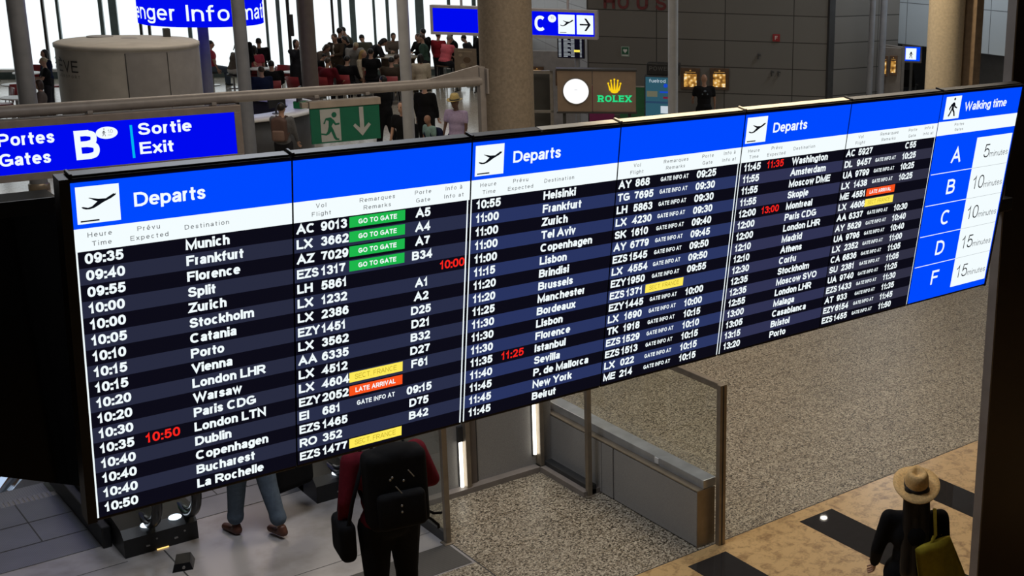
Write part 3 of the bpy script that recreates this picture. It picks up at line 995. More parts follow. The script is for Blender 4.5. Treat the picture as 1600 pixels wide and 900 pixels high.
def newel(label, x0, x1, lamps, green=None):
    t = thing('escalator_newel', label, 'escalator newel', (x0, 11.24, 0))
    w = x1 - x0
    a = MB()
    a.add([(0, 0, 0), (w, 0, 0), (w, 0, 0.17), (0, 0, 0.17), (0, 0.07, 0.24), (w, 0.07, 0.24), (0, 0.42, 0.29), (w, 0.42, 0.29), (0, 0.42, 0), (w, 0.42, 0)],
          [(0, 1, 2, 3), (3, 2, 5, 4), (4, 5, 7, 6), (6, 7, 9, 8), (0, 3, 4, 6, 8), (1, 9, 7, 5, 2), (0, 8, 9, 1)])
    a.build('housing', M['black'], t)
    a = MB()
    a.box((0.004, 0.42, 0), (0.06, 2.3, 0.27), bev=0.01)
    a.box((w - 0.06, 0.42, 0), (w - 0.004, 2.3, 0.27), bev=0.01)
    a.box((0.05, 0.42, 0.0), (w - 0.05, 2.3, 0.235))
    a.add([(0.004, 2.3, 0), (w - 0.004, 2.3, 0), (w - 0.004, 2.3, 0.26), (0.004, 2.3, 0.26), (0.004, 8.0, -3.3), (w - 0.004, 8.0, -3.3), (w - 0.004, 8.0, -3.0), (0.004, 8.0, -3.0)],
          [(0, 1, 2, 3), (3, 2, 6, 7), (0, 3, 7, 4), (1, 5, 6, 2), (4, 7, 6, 5)])
    a.build('steel_deck', mat('escalator_deck', (0.34, 0.35, 0.36), 0.3, 0.6), t)
    for lx in lamps:
        a = MB()
        a.sphere((lx - x0, 0.06, 0.235), (0.055, 0.05, 0.02), seg=16, rings=8)
        a.build('lamp', E_LAMP, t)
    a = MB()
    for lx in lamps:
        a.box((lx - x0 - 0.04, -0.008, 0.06), (lx - x0 - 0.01, 0.004, 0.075), bev=0.002)
        a.cyl((lx - x0 + 0.05, -0.006, 0.11), (lx - x0 + 0.05, 0.004, 0.11), 0.008, n=10)
    a.build('sensor', M['steel'], t)
    a = MB()
    a.box((w * .42, -0.008, 0.003), (w * .58, 0.0, 0.010))
    if w > 0.5:
        a.build('amber_glow', E_AMBER, t)  # unseen strip added to throw an amber glow on the floor
    if green:
        a = MB()
        a.box((green - x0 - 0.05, 0.40, 0.295), (green - x0 + 0.05, 0.52, 0.305), bev=0.003)
        a.build('green_light', emit('green_signal', (0.05, 0.6, 0.2), 1.0), t)
    return t


escalator(1.45, 2.60, 'left escalator going down, worn comb plate in front of the blue-white light lines', [(1.30, 0)], [(2.915, 0)], None)
escalator(3.36, 4.36, 'right escalator going down, the one the person in rolled jeans steps onto', [(3.235, 0)], [(4.60, 0)], None)
newel('double black escalator post base with two lamps under the departures board', 2.69, 3.29, (2.90, 3.13), 3.17)
newel('single black escalator post base with a lit lamp left of the person with the backpack', 4.364, 4.72, (4.60,))
t = thing('shoe_scraper', 'small black wedge lying on the floor before the double escalator post', 'floor wedge', (3.02, 10.80, 0), -0.3)
a = MB()
a.add([(-0.09, -0.10, 0), (0.07, -0.10, 0), (0.09, 0.10, 0), (-0.07, 0.10, 0), (-0.07, -0.07, 0.06), (0.05, -0.07, 0.06), (0.06, 0.07, 0.085), (-0.05, 0.07, 0.085)],
      [(0, 3, 2, 1), (4, 5, 6, 7), (0, 1, 5, 4), (1, 2, 6, 5), (2, 3, 7, 6), (3, 0, 4, 7)])
a.build('body', M['rubber'], t)
a = MB()
a.cyl((0.0, -0.085, 0.03), (0.0, -0.10, 0.03), 0.012, n=12)
a.build('cap', M['steel'], t)

# ================================================================== DEPARTURES BOARD
TIL = 0.1466
ROWH = 0.0587
TW = 0.215
TK = .055


def board_frame(i):
    return frame((1.036 + 0.7 * i, 4.644, 3.411), (1, 0, 0), (0, -math.sin(TIL), math.cos(TIL)))


TIMES = [
    '09:35|Munich;09:40|Frankfurt;09:55|Florence;10:00|Split;10:00|Zurich;10:05|Stockholm;10:10|Catania;10:15|Porto;10:15|Vienna;10:20|London LHR;10:20|Warsaw;10:30|Paris CDG;10:35 10:50|London LTN;10:40|Dublin;10:40|Copenhagen;10:40|Bucharest;10:50|La Rochelle',
    '10:55|Helsinki;11:00|Frankfurt;11:00|Zurich;11:00|Tel Aviv;11:00|Copenhagen;11:15|Lisbon;11:20|Brindisi;11:20|Brussels;11:25|Manchester;11:30|Bordeaux;11:30|Lisbon;11:30|Florence;11:35 11:25|Istanbul;11:40|Sevilla;11:45|P. de Mallorca;11:45|New York;11:45|Beirut',
    '11:45 11:35|Washington;11:55|Amsterdam;11:55|Moscow DME;11:55|Skopje;12:00 13:00|Montreal;12:00|Paris CDG;12:00|London LHR;12:10|Madrid;12:10|Athens;12:30|Corfu;12:35|Stockholm;12:35|Moscow SVO;12:55|London LHR;13:00|Malaga;13:05|Casablanca;13:15|Bristol;13:20|Porto']
FLIGHTS = [
    'AC|9013|G|A5;LX|3662|G|A4;AZ|7029|G|A7;EZS|1317|G|B34;LH|5861||!10:00;LX|1232||A1;LX|2386||A2;EZY|1451||D25;LX|3562||D21;AA|6335||B32;LX|4512||D27;LX|4604|S|F61;EZY|2052|L|;EI|681|I|09:15;EZS|1465||D75;RO|352||B42;EZS|1477|S|',
    'AY|868|I|09:25;TG|7695|I|09:30;LH|5863|I|09:30;LX|4230|I|09:30;SK|1610|I|09:40;AY|6779|I|09:45;EZS|1545|I|09:50;LX|4554|I|09:50;EZY|1950|I|09:55;EZS|1371|S|;EZY|1445|I|10:00;LX|1690|I|10:00;TK|1918|I|10:15;EZS|1529|I|10:10;EZS|1513|I|10:15;LX|022|I|10:15;ME|214|I|10:15',
    'AC|5927||C55;DL|9457|I|10:25;UA|9799|I|10:25;LX|1438|I|10:25;ME|4551|L|;LX|4606|S|;AA|6337|I|10:30;AY|5629|I|10:40;UA|9796|I|10:40;LX|2352|I|11:00;CA|6836|I|11:05;SU|2381|I|11:05;UA|9740|I|11:25;EZS|1433|I|11:30;AT|933|I|11:35;EZY|6154|I|11:45;EZS|1455|I|11:50']
PLANE = [(.90, .73), (.925, .76), (.91, .70), (.81, .63), (.61, .535), (.50, .465), (.40, .41), (.30, .385), (.21, .39), (.14, .42), (.11, .46), (.15, .465), (.26, .43), (.35, .455), (.41, .51), (.48, .575), (.28, .69), (.31, .695), (.51, .64), (.68, .635), (.86, .745)]
WALKER = [[(.50, .78), (.57, .78), (.62, .72), (.66, .58), (.80, .50), (.78, .45), (.60, .52), (.57, .60), (.57, .44), (.66, .30), (.72, .06), (.64, .06), (.58, .26), (.48, .38), (.42, .22), (.32, .06), (.25, .10), (.34, .26), (.42, .44), (.44, .60), (.34, .46), (.36, .40), (.31, .38), (.26, .48), (.38, .68)]]


def icon_square(parent, name, x, y, s, kind):
    a = MB()
    a.rect(x, y, x + s, y + s, 0.0012, 0)
    if kind == 'plane':
        a.flat([(x + p * s, y + q * s) for p, q in PLANE], 0.0022, 1)
        a.rect(x + .07 * s, y + .055 * s, x + .50 * s, y + .095 * s, 0.0022, 1)
    else:
        a.flat([(x + p * s, y + (.06 + q * .86) * s) for p, q in WALKER[0]], 0.0022, 1)
        a.disc(x + .56 * s, y + .88 * s, .055 * s, .06 * s, 0.0022, 1)
    return a.build(name, [E_WHITE, E_BLACK], parent)


def display(i, label):
    t = thing('flight_display', label, 'display screen', mx=board_frame(i), group='screens of the departures board')
    a = MB()
    a.box((0.003, -0.014, -0.062), (0.697, 1.250, -0.003), 0, bev=0.004)
    if i == 0:
        a.box((-0.028, -0.014, -0.062), (0.0025, 1.250, 0.004), 0)
    if i == 6:
        a.box((0.6975, -0.014, -0.062), (0.712, 1.250, 0.004), 0)
    a.build('housing', [M['black']], t)
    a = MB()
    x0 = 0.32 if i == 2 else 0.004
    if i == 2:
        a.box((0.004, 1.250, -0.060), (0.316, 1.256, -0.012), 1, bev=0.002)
    a.box((x0, 1.250, -0.060), (0.696, 1.256, -0.012), 0 if i in (2, 3, 4) else 1, bev=0.002)  # lit stretch of the cover coloured cream, the unlit rest black
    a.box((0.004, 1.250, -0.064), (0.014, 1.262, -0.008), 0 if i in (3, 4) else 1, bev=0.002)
    a.build('top_cover', [M['lit_cover_metal'], M['black']], t)
    return t


def screen_ground(t, i, white_lines):
    a = MB()
    a.rect(0.003, 0.0, 0.697, 1.0, 0.0, 2)
    for k in range(17):
        a.rect(0.003, 1.0 - (k + 1) * ROWH, 0.697, 1.0 - k * ROWH, 0.0006, 3 if k % 2 else 2)
    a.rect(0.003, 1.0, 0.697, 1.079, 0.0008, 0)
    a.rect(0.003, 1.079, 0.697, 1.2358, 0.0008, 1)
    for x0, x1 in white_lines:
        a.rect(x0, 0.0, x1, 1.0, 0.0012, 0)
    a.build('screen', [E_WHITE, E_BLUE, E_DARK, E_ROW[i]], t)


HEAD_A = [('Heure', .041, 1.0476), ('Time', .052, 1.0165), ('Prévu', .1885, 1.0476), ('Expected', .166, 1.0165), ('Destination', .335, 1.031)]
HEAD_B = [('Vol', .083, 1.0485), ('Flight', .068, 1.0172), ('Remarques', .2465, 1.0485), ('Remarks', .262, 1.0178), ('Porte', .4645, 1.0505), ('Gate', .470, 1.018), ('Info à', .592, 1.052), ('Info at', .587, 1.0195)]


def heads(t, lst):
    for s, x, y in lst:
        a = MB()
        text(a, s, x, y, 0.0165, 0.0022, w=0.13, track=0.30, sx=1.02)
        a.build('column_heading', E_GREY, t)


def panel_a(i, n, label):
    t = display(i, label)
    screen_ground(t, i, [(0.0025, 0.0085)] if i == 0 else [(0.0025, 0.0075)])
    icon_square(t, 'departure_symbol', .0158, 1.0942, .1263, 'plane')
    a = MB()
    text(a, 'Departs', .184, 1.1337, .049, 0.0022, w=0.175, width=.223, track=.06)
    a.build('title', E_WHITE, t)
    heads(t, HEAD_A)
    for k, row in enumerate(TIMES[n].split(';')):
        tm, dest = row.split('|')
        tm = tm.split()
        y = 1.0 - k * ROWH - .0438
        a = MB()
        text(a, dest, .335, y, .0365, 0.0022, w=TW, sx=1.02, track=TK)
        r = a.build('flight_row', E_WHITE, t)
        a = MB()
        text(a, tm[0], .0275, y, .0365, 0.0022, w=TW, sx=1.02, track=TK)
        a.build('departure_time', E_WHITE, r)
        if len(tm) > 1:
            a = MB()
            text(a, tm[1], .1725, y, .0365, 0.0022, w=0.18, sx=1.02, track=.1)
            a.build('expected_time', E_RED, r)


def panel_b(i, n, label):
    t = display(i, label)
    screen_ground(t, i, [(0.686, 0.6915)] if i < 5 else [(0.6895, 0.6935)])
    heads(t, HEAD_B)
    for k, row in enumerate(FLIGHTS[n].split(';')):
        al, num, st, gate = row.split('|')
        y = 1.0 - k * ROWH - .0438
        a = MB()
        text(a, num, .1, y, .0365, 0.0022, w=TW, sx=1.02, track=TK)
        r = a.build('flight_row', E_WHITE, t)
        a = MB()
        text(a, al, .011, y, .0365, 0.0022, w=TW, sx=1.02 if len(al) == 2 else .92, track=TK)
        a.build('airline_code', E_WHITE, r)
        if st == 'I':
            a = MB()
            text(a, 'GATE INFO AT', .238, y + .0085, .0205, 0.0022, w=0.21, width=.157)
            a.build('remark', E_WHITE, r)
        if gate:
            a = MB()
            red = gate.startswith('!')
            text(a, gate.strip('!'), .63 if red else .5, y, .0365, 0.0022, w=.18 if red else TW, sx=1.02, align='C', track=TK)
            a.build('info_time' if red else 'gate', E_RED if red else E_WHITE, r)
        if st in 'GSL' and st:
            a = MB()
            y0 = 1.0 - k * ROWH - .0470
            a.rect(.2075, y0, .4268, y0 + .0425, 0.0014, 0)
            s, w, x, wd, cp = {'G': ('GO TO GATE', .2, .242, .151, .0195), 'S': ('SECT. FRANCE', .11, .229, .172, .0215), 'L': ('LATE ARRIVAL', .2, .232, .165, .0205)}[st]
            text(a, s, x, y0 + .0118, cp, 0.0024, 1, w=w, width=wd)
            a.build('status_badge', [{'G': E_GREEN, 'S': E_YELLOW, 'L': E_ORANGE}[st], E_OLIVE if st == 'S' else E_WHITE], r)


panel_a(0, 0, 'leftmost departures screen listing times 09:35 Munich to 10:50 La Rochelle')
panel_b(1, 0, 'departures screen of flight numbers with four green go-to-gate badges')
panel_a(2, 1, 'departures screen listing times 10:55 Helsinki to 11:45 Beirut')
panel_b(3, 1, 'departures screen of flight numbers from AY 868 to ME 214 with one yellow badge')
panel_a(4, 2, 'departures screen listing times 11:45 Washington to 13:20 Porto')
panel_b(5, 2, 'departures screen of flight numbers from AC 5927 to EZS 1455')

t = display(6, 'rightmost blue screen of walking times to gates A to F')
a = MB()
a.rect(0.003, 0.0, 0.697, 1.2358, 0.0, 1)
a.rect(0.003, 1.003, 0.697, 1.082, 0.0008, 0)
a.rect(.366, .038, .688, .962, .0008, 0)
for k in range(4):
    y = .779 - .1858 * k
    a.rect(.012, y - .0022, .366, y + .0022, .0012, 0)
    a.rect(.366, y - .001, .688, y + .001, .0014, 2)
a.build('screen', [E_WHITE, E_BLUE, E_LGREY], t)
icon_square(t, 'walking_symbol', .035, 1.094, .128, 'walk')
a = MB()
text(a, 'Walking time', .2016, 1.1325, .049, .0022, w=.17, width=.372, track=.07)
a.build('title', E_WHITE, t)
for s, x, y in (('Portes', .141, 1.0505), ('Gates', .149, 1.0205)):
    a = MB()
    text(a, s, x, y, .0165, .0022, w=.13, track=.3)
    a.build('column_heading', E_GREY, t)
for k, (g, mn) in enumerate((('A', '5'), ('B', '10'), ('C', '10'), ('D', '15'), ('F', '15'))):
    y = .832 - .1858 * k
    a = MB()
    text(a, g, .205, y, .088, .0022, 0, w=.155, align='C')
    r = a.build('walking_time_row', E_WHITE, t)
    a = MB()
    text(a, mn, .500, y + .002, .080, .0022, w=.09, track=.16, align='R', sx=.95)
    a.build('minutes_number', E_BLACK, r)
    a = MB()
    text(a, 'minutes', .5055, y + .002, .036, .0022, w=.10, width=.168)
    a.build('minutes_word', E_GREY, r)

# black casing left of the board, slightly behind it
t = thing('display_casing', 'big black switched-off casing left of the departures board, cut off by the picture edge', 'casing', (0, 4.85, 0))
a = MB()
mxp = Matrix(((1, 0, 0, 0), (0, 0, -1, 0), (0, 1, 0, 0), (0, 0, 0, 1)))
a.prism([(-0.6, 4.519), (-0.6, 4.20), (1.043, 3.458), (1.085, 3.47), (1.085, 4.519)], -0.14, 0.0, 0, mxp)
a.build('body', M['screen_black'], t)
a = MB()
a.prism([(-0.6, 4.519), (-0.6, 4.465), (1.085, 4.465), (1.085, 4.519)], 0.0, 0.012, 0, mxp)
a.build('top_trim', M['black'], t)
a = MB()
a.cyl((1.072, -0.012, 4.492), (1.072, -0.018, 4.492), 0.006, n=12)
a.build('screw', M['dark'], t)
# beam that carries the board from the stone partition
a = MB()
a.box((1.25, 4.648, 3.84), (6.170, 4.785, 3.92), bev=0.006)
tag(a.build('support_beam', M['black']), 'black steel beam behind the departures board, fixed to the dark partition', 'beam')

t = thing('downlight', 'round ceiling downlight above the hall, seen as a glint in the black floor tile', 'ceiling light', (20.66, 20.76, 9.0))
a = MB()
a.cyl((0, 0, -0.03), (0, 0, 0), 0.12, n=24)
a.build('rim', M['steel'], t)
a = MB()
a.disc(0, 0, 0.085, 0.085, -0.034)
a.build('lamp', emit('downlight_lamp', (1.0, 0.93, 0.8), 30), t)

# ================================================================== RAILING PIPE AND HANGING SIGNS
VR = 16.794
t = thing('railing_pipe', 'long thick warm grey pipe running from the left edge to the beige column', 'railing', (0, VR, 0))
a = MB()
a.cyl((-2.0, 0, 3.133), (9.33, 0, 3.133), 0.072, n=24)
a.build('pipe', M['pipe'], t)
a = MB()
a.box((9.30, -0.05, 2.0), (9.42, 0.05, 3.34), bev=0.008)
a.box((9.38, -0.12, 2.95), (9.48, 0.12, 3.32), bev=0.01)
a.prism([(8.5, 3.20), (9.34, 3.20), (9.42, 3.33), (9.30, 3.36)], -0.02, 0.02, 0, mxp)
a.build('column_bracket', M['pipe'], t)
for x in (0.5, 2.6, 4.2, 5.6, 6.9, 7.6):
    a = MB()
    a.box((x - 0.03, -0.06, 3.052), (x + 0.03, 0.06, 3.09), bev=0.005)
    a.build('sign_clip', M['pipe'], t)


def lit_sign(name, label, origin, x0, x1, z0, z1, frame_w, depth, fm, facem, cat='sign', ex=(1, 0, 0)):
    t = thing(name, label, cat, mx=frame(origin, ex, (0, 0, 1)))
    a = MB()
    a.box((x0, z0, -depth), (x1, z1, -0.012), 0, bev=0.008)
    a.box((x0, z0, -0.02), (x1, z0 + frame_w, 0.012), 0, bev=0.004)
    a.box((x0, z1 - frame_w, -0.02), (x1, z1, 0.012), 0, bev=0.004)
    a.box((x0, z0 + frame_w, -0.02), (x0 + frame_w, z1 - frame_w, 0.012), 0, bev=0.004)
    a.box((x1 - frame_w, z0 + frame_w, -0.02), (x1, z1 - frame_w, 0.012), 0, bev=0.004)
    a.build('frame', fm, t)
    a = MB()
    a.rect(x0 + frame_w * .8, z0 + frame_w * .8, x1 - frame_w * .8, z1 - frame_w * .8, 0.0, 0)
    a.build('light_panel', facem, t)
    return t


SW = 0.17
t = lit_sign('gate_sign', 'blue lit sign with letter B, Portes Gates and Sortie Exit, hung under the pipe', (0, 16.644, 0), 2.35, 5.88, 2.35, 3.05, 0.085, 0.18, M['sign_frame'], E_BLUE2)
for s_, x_, z_, kw in (('Portes', 3.775, 2.765, dict(align='R', sx=1.02)), ('Gates', 3.715, 2.535, dict(align='R', sx=1.02)), ('Sortie', 4.665, 2.77, dict(width=.61)), ('Exit', 4.665, 2.538, dict(width=.385))):
    a = MB()
    text(a, s_, x_, z_, .145, .006, w=.185, track=.10, **kw)
    a.build('lettering', E_WHITE, t)
a = MB()
text(a, 'B', 3.975, 2.535, .345, .006, w=.2, width=.255)
a.build('gate_letter', E_WHITE, t)
a = MB()
a.disc(4.325, 2.83, .118, .073, .006, 0)
a.flat([(4.255 + p * .075, 2.785 + q * .095) for p, q in WALKER[0]], .009, 1)
a.disc(4.297, 2.877, .006, .008, .009, 1)
text(a, '10', 4.335, 2.825, .042, .009, 1, w=.09)
text(a, 'min', 4.335, 2.795, .02, .009, 2, w=.12)
a.build('walking_time_badge', [E_WHITE, E_GREY, E_LGREY], t)
a = MB()
a.rect(4.578, 2.50, 4.606, 2.90, .006, 0)
a.build('divider', E_CYAN, t)

# emergency exit sign
EG = mat('exit_sign_green', (0.01, 0.135, 0.075), 0.4, noise=0.04)
EW = mat('exit_sign_white', (0.42, 0.43, 0.40), 0.4, noise=0.04)
t = thing('exit_sign', 'green emergency exit sign with running figure and down arrow under the pipe', 'exit sign', mx=frame((6.775, 16.69, 2.45), (1, 0, 0), (0, 0, 1)))
a = MB()
a.box((0, 0, -0.03), (.955, .475, 0), 0, bev=0.004)
a.build('green_panel', EG, t)
a = MB()
a.box((-.01, .475, -.10), (.975, .57, .02), bev=0.008)
a.box((-.10, .49, -.08), (-.01, .56, .0), bev=0.006)
a.build('lamp_housing', mat('exit_lamp_housing', (0.36, 0.30, 0.24), 0.5), t)
a = MB()
a.rect(.13, .02, .40, .455, .003)
a.build('doorway_symbol', EW, t)
a = MB()
fig = [[(.20, .335), (.27, .345), (.315, .30), (.335, .26), (.385, .265), (.385, .24), (.325, .235), (.30, .265), (.275, .225), (.30, .17), (.33, .075), (.345, .055), (.37, .05), (.365, .03), (.32, .035), (.30, .06), (.265, .155), (.24, .125), (.20, .105), (.13, .12), (.13, .14), (.195, .13), (.215, .155), (.235, .22), (.24, .30), (.205, .31), (.185, .26), (.165, .265)]]
a.flat(fig[0], .006)
a.disc(.318, .375, .034, .036, .006)
a.build('running_figure', EG, t)
a = MB()
a.flat([(.665, .455), (.725, .455), (.725, .17), (.79, .235), (.82, .205), (.695, .06), (.57, .205), (.60, .235), (.665, .17)], .006)
a.build('arrow', EW, t)

# gate C sign beyond the column
ex = Vector((0.717, -0.696, 0))
oC = Vector((12.10, 23.64, 0))
t = lit_sign('gate_sign', 'blue lit sign with letter C, plane and arrow squares, behind the beige column', oC, 0.0, 3.29, 3.15, 3.72, 0.055, 0.16, M['sign_frame2'], E_BLUE2, ex=ex)
a = MB()
text(a, 'C', 2.055, 3.285, .30, .006, w=.21, width=.225)
a.build('gate_letter', E_WHITE, t)
a = MB()
a.disc(2.40, 3.535, .08, .075, .006)
text(a, '10', 2.375, 3.53, .045, .009, 1, w=.1)
a.build('walking_time_badge', [E_WHITE, E_GREY], t)
for nm, x in (('departure_symbol', 2.52), ('arrow_symbol', 2.885)):
    a = MB()
    a.rect(x, 3.245, x + .325, 3.62, .006, 0)
    if nm == 'departure_symbol':
        a.flat([(x + p * .325, 3.255 + q * .36) for p, q in PLANE], .009, 1)
        a.rect(x + .03, 3.27, x + .16, 3.28, .009, 1)
    else:
        y = 3.435
        a.rect(x + .06, y - .014, x + .25, y + .014, .009, 1)
        a.flat([(x + .15, y + .12), (x + .19, y + .12), (x + .275, y), (x + .19, y - .12), (x + .15, y - .12), (x + .225, y)], .009, 1)
    a.build(nm, [E_WHITE, E_BLACK], t)
a = MB()
for x in (0.6, 2.7):
    a.box((x - .02, 3.72, -.10), (x + .02, 9.0, -.06))
a.build('hanger_rod', M['sign_frame2'], t)

# small flight monitor below the gate C sign
t = thing('flight_monitor', 'small dark flight monitor with yellow bars on a grey pole below the C sign', 'monitor', mx=frame((15.5, 24.45, 0), ex, (0, 0, 1)))
a = MB()
a.box((0, 2.45, -.08), (.60, 3.10, 0), bev=0.01)
a.build('housing', M['black'], t)
a = MB()
a.rect(.015, 2.465, .585, 3.085, .003, 0)
for k in range(19):
    y = 3.05 - k * .031
    if k == 1:
        a.rect(.03, y - .012, .57, y + .012, .0045, 3)
        continue
    a.rect(.03, y - .007, .09, y + .007, .006, 1)
    a.rect(.14, y - .007, .14 + .09 + .05 * ((k * 7) % 3), y + .007, .006, 1)
    a.rect(.30, y - .007, .38, y + .007, .006, 1)
    a.rect(.50, y - .007, .54, y + .007, .006, 1)
    if k in (4, 14):
        a.rect(.37, y - .025, .50, y + .025, .0075, 2)
a.build('screen', [E_DARK, E_LGREY, E_YELLOW, E_RED], t)
a = MB()
a.cyl((.42, 0, -.12), (.42, 2.7, -.12), .055, n=16)
a.cyl((.42, 0, -.12), (.42, .03, -.12), .22, n=24)
a.build('pole', M['column_grey'], t)

# ------------------------------------------------------------------ round kiosk with airport name
def on_cyl(R, z0, a0):
    """wrap x along a cylinder of radius R; angle a0 is where x = 0"""
    def fn(x, y, z):
        an = a0 + x / R
        return ((R + z) * math.cos(an), (R + z) * math.sin(an), z0 + y)
    return fn


KR = 1.05
kc = (6.517, 23.285)
to_cam = math.atan2(-kc[1], -kc[0])
t = thing('round_kiosk', 'round beige kiosk tower with dark lettering on its left flank', 'kiosk', (kc[0], kc[1], 0))
a = MB()
an = [to_cam + math.radians(d) for d in (-3, 31)]
a.lathe([(KR, 0), (KR, 3.19)], n=80)
a.build('shell', M['kiosk'], t)
a = MB()
a.lathe([(KR + .004, 0.05), (KR + .004, 3.16)], n=40, a0=an[0], a1=an[0] + math.radians(140))
a.build('door_panel', M['kiosk_side'], t)
a = MB()
a.lathe([(KR, 3.18), (KR + .02, 3.185), (KR + .02, 3.24), (KR - .03, 3.262), (.5, 3.285), (0.001, 3.29)], n=80)
a.build('roof', M['kiosk'], t)
a = MB()
for d in an:
    x, y = math.cos(d), math.sin(d)
    a.cyl(((KR + .003) * x, (KR + .003) * y, 0.05), ((KR + .003) * x, (KR + .003) * y, 3.15), .008, n=8)
a.build('panel_joint', M['joint'], t)
a = MB()
for dx, dy, r in ((-.62, .30, .2), (-.05, .15, .12)):
    cx = dx * _cy - dy * -_sy
    px, py = dx * .717 + dy * .69, -dx * .696 + dy * .69
    a.cyl((px, py, 3.26), (px, py, 3.292), r, n=24)
a.build('roof_vent', M['kiosk_side'], t)
a = MB()
px, py = .30 * .717 + .7 * .69, -.30 * .696 + .7 * .69
a.box((px - .05, py - .05, 3.2), (px + .05, py + .05, 3.42), bev=0.01)
a.build('antenna', M['dark'], t)
for s, cap, z, w, right in (('GENÈVE', .185, 2.83, .13, -.76), ('AÉROPORT', .045, 2.74, .12, -.74)):
    a = MB()
    tw = text_width(s, w, .16 if cap > .1 else .7) * cap
    text(a, s, 0, 0, cap, .012, w=w, track=.16 if cap > .1 else .7, fn=on_cyl(KR, z, to_cam + right - tw / KR))
    a.build('lettering', M['dark'], t)

# ------------------------------------------------------------------ information drum and desk
DC = (9.93, 29.97)
to_cam = math.atan2(-DC[1], -DC[0])
t = thing('information_drum', 'big round blue lit sign reading Passenger Information above the round desk', 'sign', (DC[0], DC[1], 0))
DR = 1.25
a = MB()
a.lathe([(0.02, 2.95), (DR - .03, 2.95), (DR, 2.965)], (0, 0, 0), 1, n=80)
a.lathe([(DR, 3.86), (DR - .03, 3.88), (0.02, 3.88)], n=80)
a.build('drum_cap', [M['column_grey'], E_BLUE2], t)
a = MB()
a.lathe([(DR, 2.965), (DR, 3.86)], n=96)
a.build('light_panel', E_BLUE2, t)
pw_ = (text_width('Passenger ', .13, .13) + .13) * 1.14 * .335 / DR
for s_, sh_ in (('Passenger', pw_), ('Information', 0)):
    a = MB()
    text(a, s_, 0, 0, .335, .008, w=.13, track=.13, sx=1.14, fn=on_cyl(DR, 3.085, to_cam + math.radians(-13.5) - sh_))
    a.build('lettering', E_WHITE, t)

a = MB()
a.cyl((0, 0, 0), (0, 0, 3.0), .11, n=20)
a.build('post', M['column_grey'], t)
t = thing('information_desk', 'round grey information desk with white lit worktop below the blue drum sign', 'desk', (DC[0], DC[1], 0))
a = MB()
a.lathe([(2.05, 0), (2.12, 0.08), (2.16, .98), (2.0, .98), (1.95, 0)], n=80)
a.build('front', mat('desk_front', (0.06, 0.06, 0.064), 0.45), t)
a = MB()
a.lathe([(1.62, 1.02), (2.27, 1.02), (2.30, 1.05), (2.27, 1.09), (1.62, 1.09), (1.62, 1.02)], n=80)
a.build('worktop', M['white_paint'], t)
a = MB()
a.lathe([(1.70, .70), (1.70, 1.02)], n=80)
a.build('inner_panel', M['dark'], t)


def monitor(label, x, y, z, rot, w=.5, h=.32):
    t = thing('desk_monitor', label, 'monitor', (x, y, z), rot, 'monitors on the round desk')
    a = MB()
    a.box((-w / 2, -.02, .14), (w / 2, .02, .14 + h), bev=0.008)
    a.build('screen_case', M['black'], t)
    a = MB()
    a.cyl((0, 0, 0), (0, 0, .015), .11, n=20)
    a.box((-.02, .02, 0), (.02, .045, .25), bev=0.004)
    a.build('stand', M['dark'], t)
    return t


for an, lab in ((-PI / 2 - .1, 'black monitor on the round information desk, front one'), (-PI / 2 + .45, 'black monitor on the round information desk, behind the green crate'), (-PI / 2 + 1.0, 'black monitor on the round information desk, its right end')):
    monitor(lab, DC[0] + 1.9 * math.cos(an), DC[1] + 1.9 * math.sin(an), 1.09, an + PI / 2)
t = thing('crate', 'small bright green crate on the round information desk', 'crate', (DC[0] + 1.95 * math.cos(-.62), DC[1] + 1.95 * math.sin(-.62), 1.09), .6)
a = MB()
a.box((-.15, -.1, 0), (.15, .1, .16), bev=.01)
a.box((-.13, -.08, .14), (.13, .08, .162), 1)
a.build('body', [mat('green_plastic', (0.01, 0.20, 0.05), .4), M['dark']], t)

# ------------------------------------------------------------------ illuminated clock and crown advert, display case
t = thing('advert_panel', 'brown advert panel with lit white clock and gold crown over green letters', 'advert', mx=frame((13.13, 20.74, 0), ex.lerp(Vector((1, 0, 0)), .25), (0, 0, 1)))
AW, AZ0, AZ1 = 1.47, 1.90, 2.68
bm_ = mat('advert_brown', (0.27, 0.20, 0.145), .45, .0, .04)
for x0, x1 in ((0, .645), (.655, AW)):
    a = MB()
    a.box((x0, AZ0, -.22), (x1, AZ1, 0), bev=.006)
    a.build('case', bm_, t)
a = MB()
a.box((-.02, AZ1, -.24), (AW + .02, AZ1 + .035, .03), bev=.006)
a.box((-.02, AZ0 - .03, -.24), (AW + .02, AZ0, .02), bev=.006)
a.build('trim', M['dark'], t)
cx, cz = .345, 2.295
a = MB()
a.cyl((cx, cz, 0), (cx, cz, .04), .255, n=56)
a.build('clock_rim', M['steel'], t)
a = MB()
a.disc(cx, cz, .235, .27 * .87, .043, 0, n=56)
a.build('clock_dial', E_CLOCK, t)
a = MB()
a.rect(cx - .03, cz + .02, cx + .03, cz + .028, .046)
for k in range(12):
    q = 2 * PI * k / 12
    a.disc(cx + .205 * math.cos(q), cz + .205 * math.sin(q), .004, .004, .046, n=8)
a.build('clock_marks', E_LGREY, t)
x, z = 1.065, 2.235
a = MB()
cr = [(-.075, .04), (-.06, .02), (-.03, .008), (0, .004), (.03, .008), (.06, .02), (.075, .04)]
tips = [(-.115, .20), (-.065, .255), (0, .275), (.065, .255), (.115, .20)]
base = [(-.075, .055), (-.04, .045), (0, .04), (.04, .045), (.075, .055)]
a.flat([(x + p, z + q + .02) for p, q in cr] + [(x + p, z + q + .05) for p, q in base[::-1]], .012)
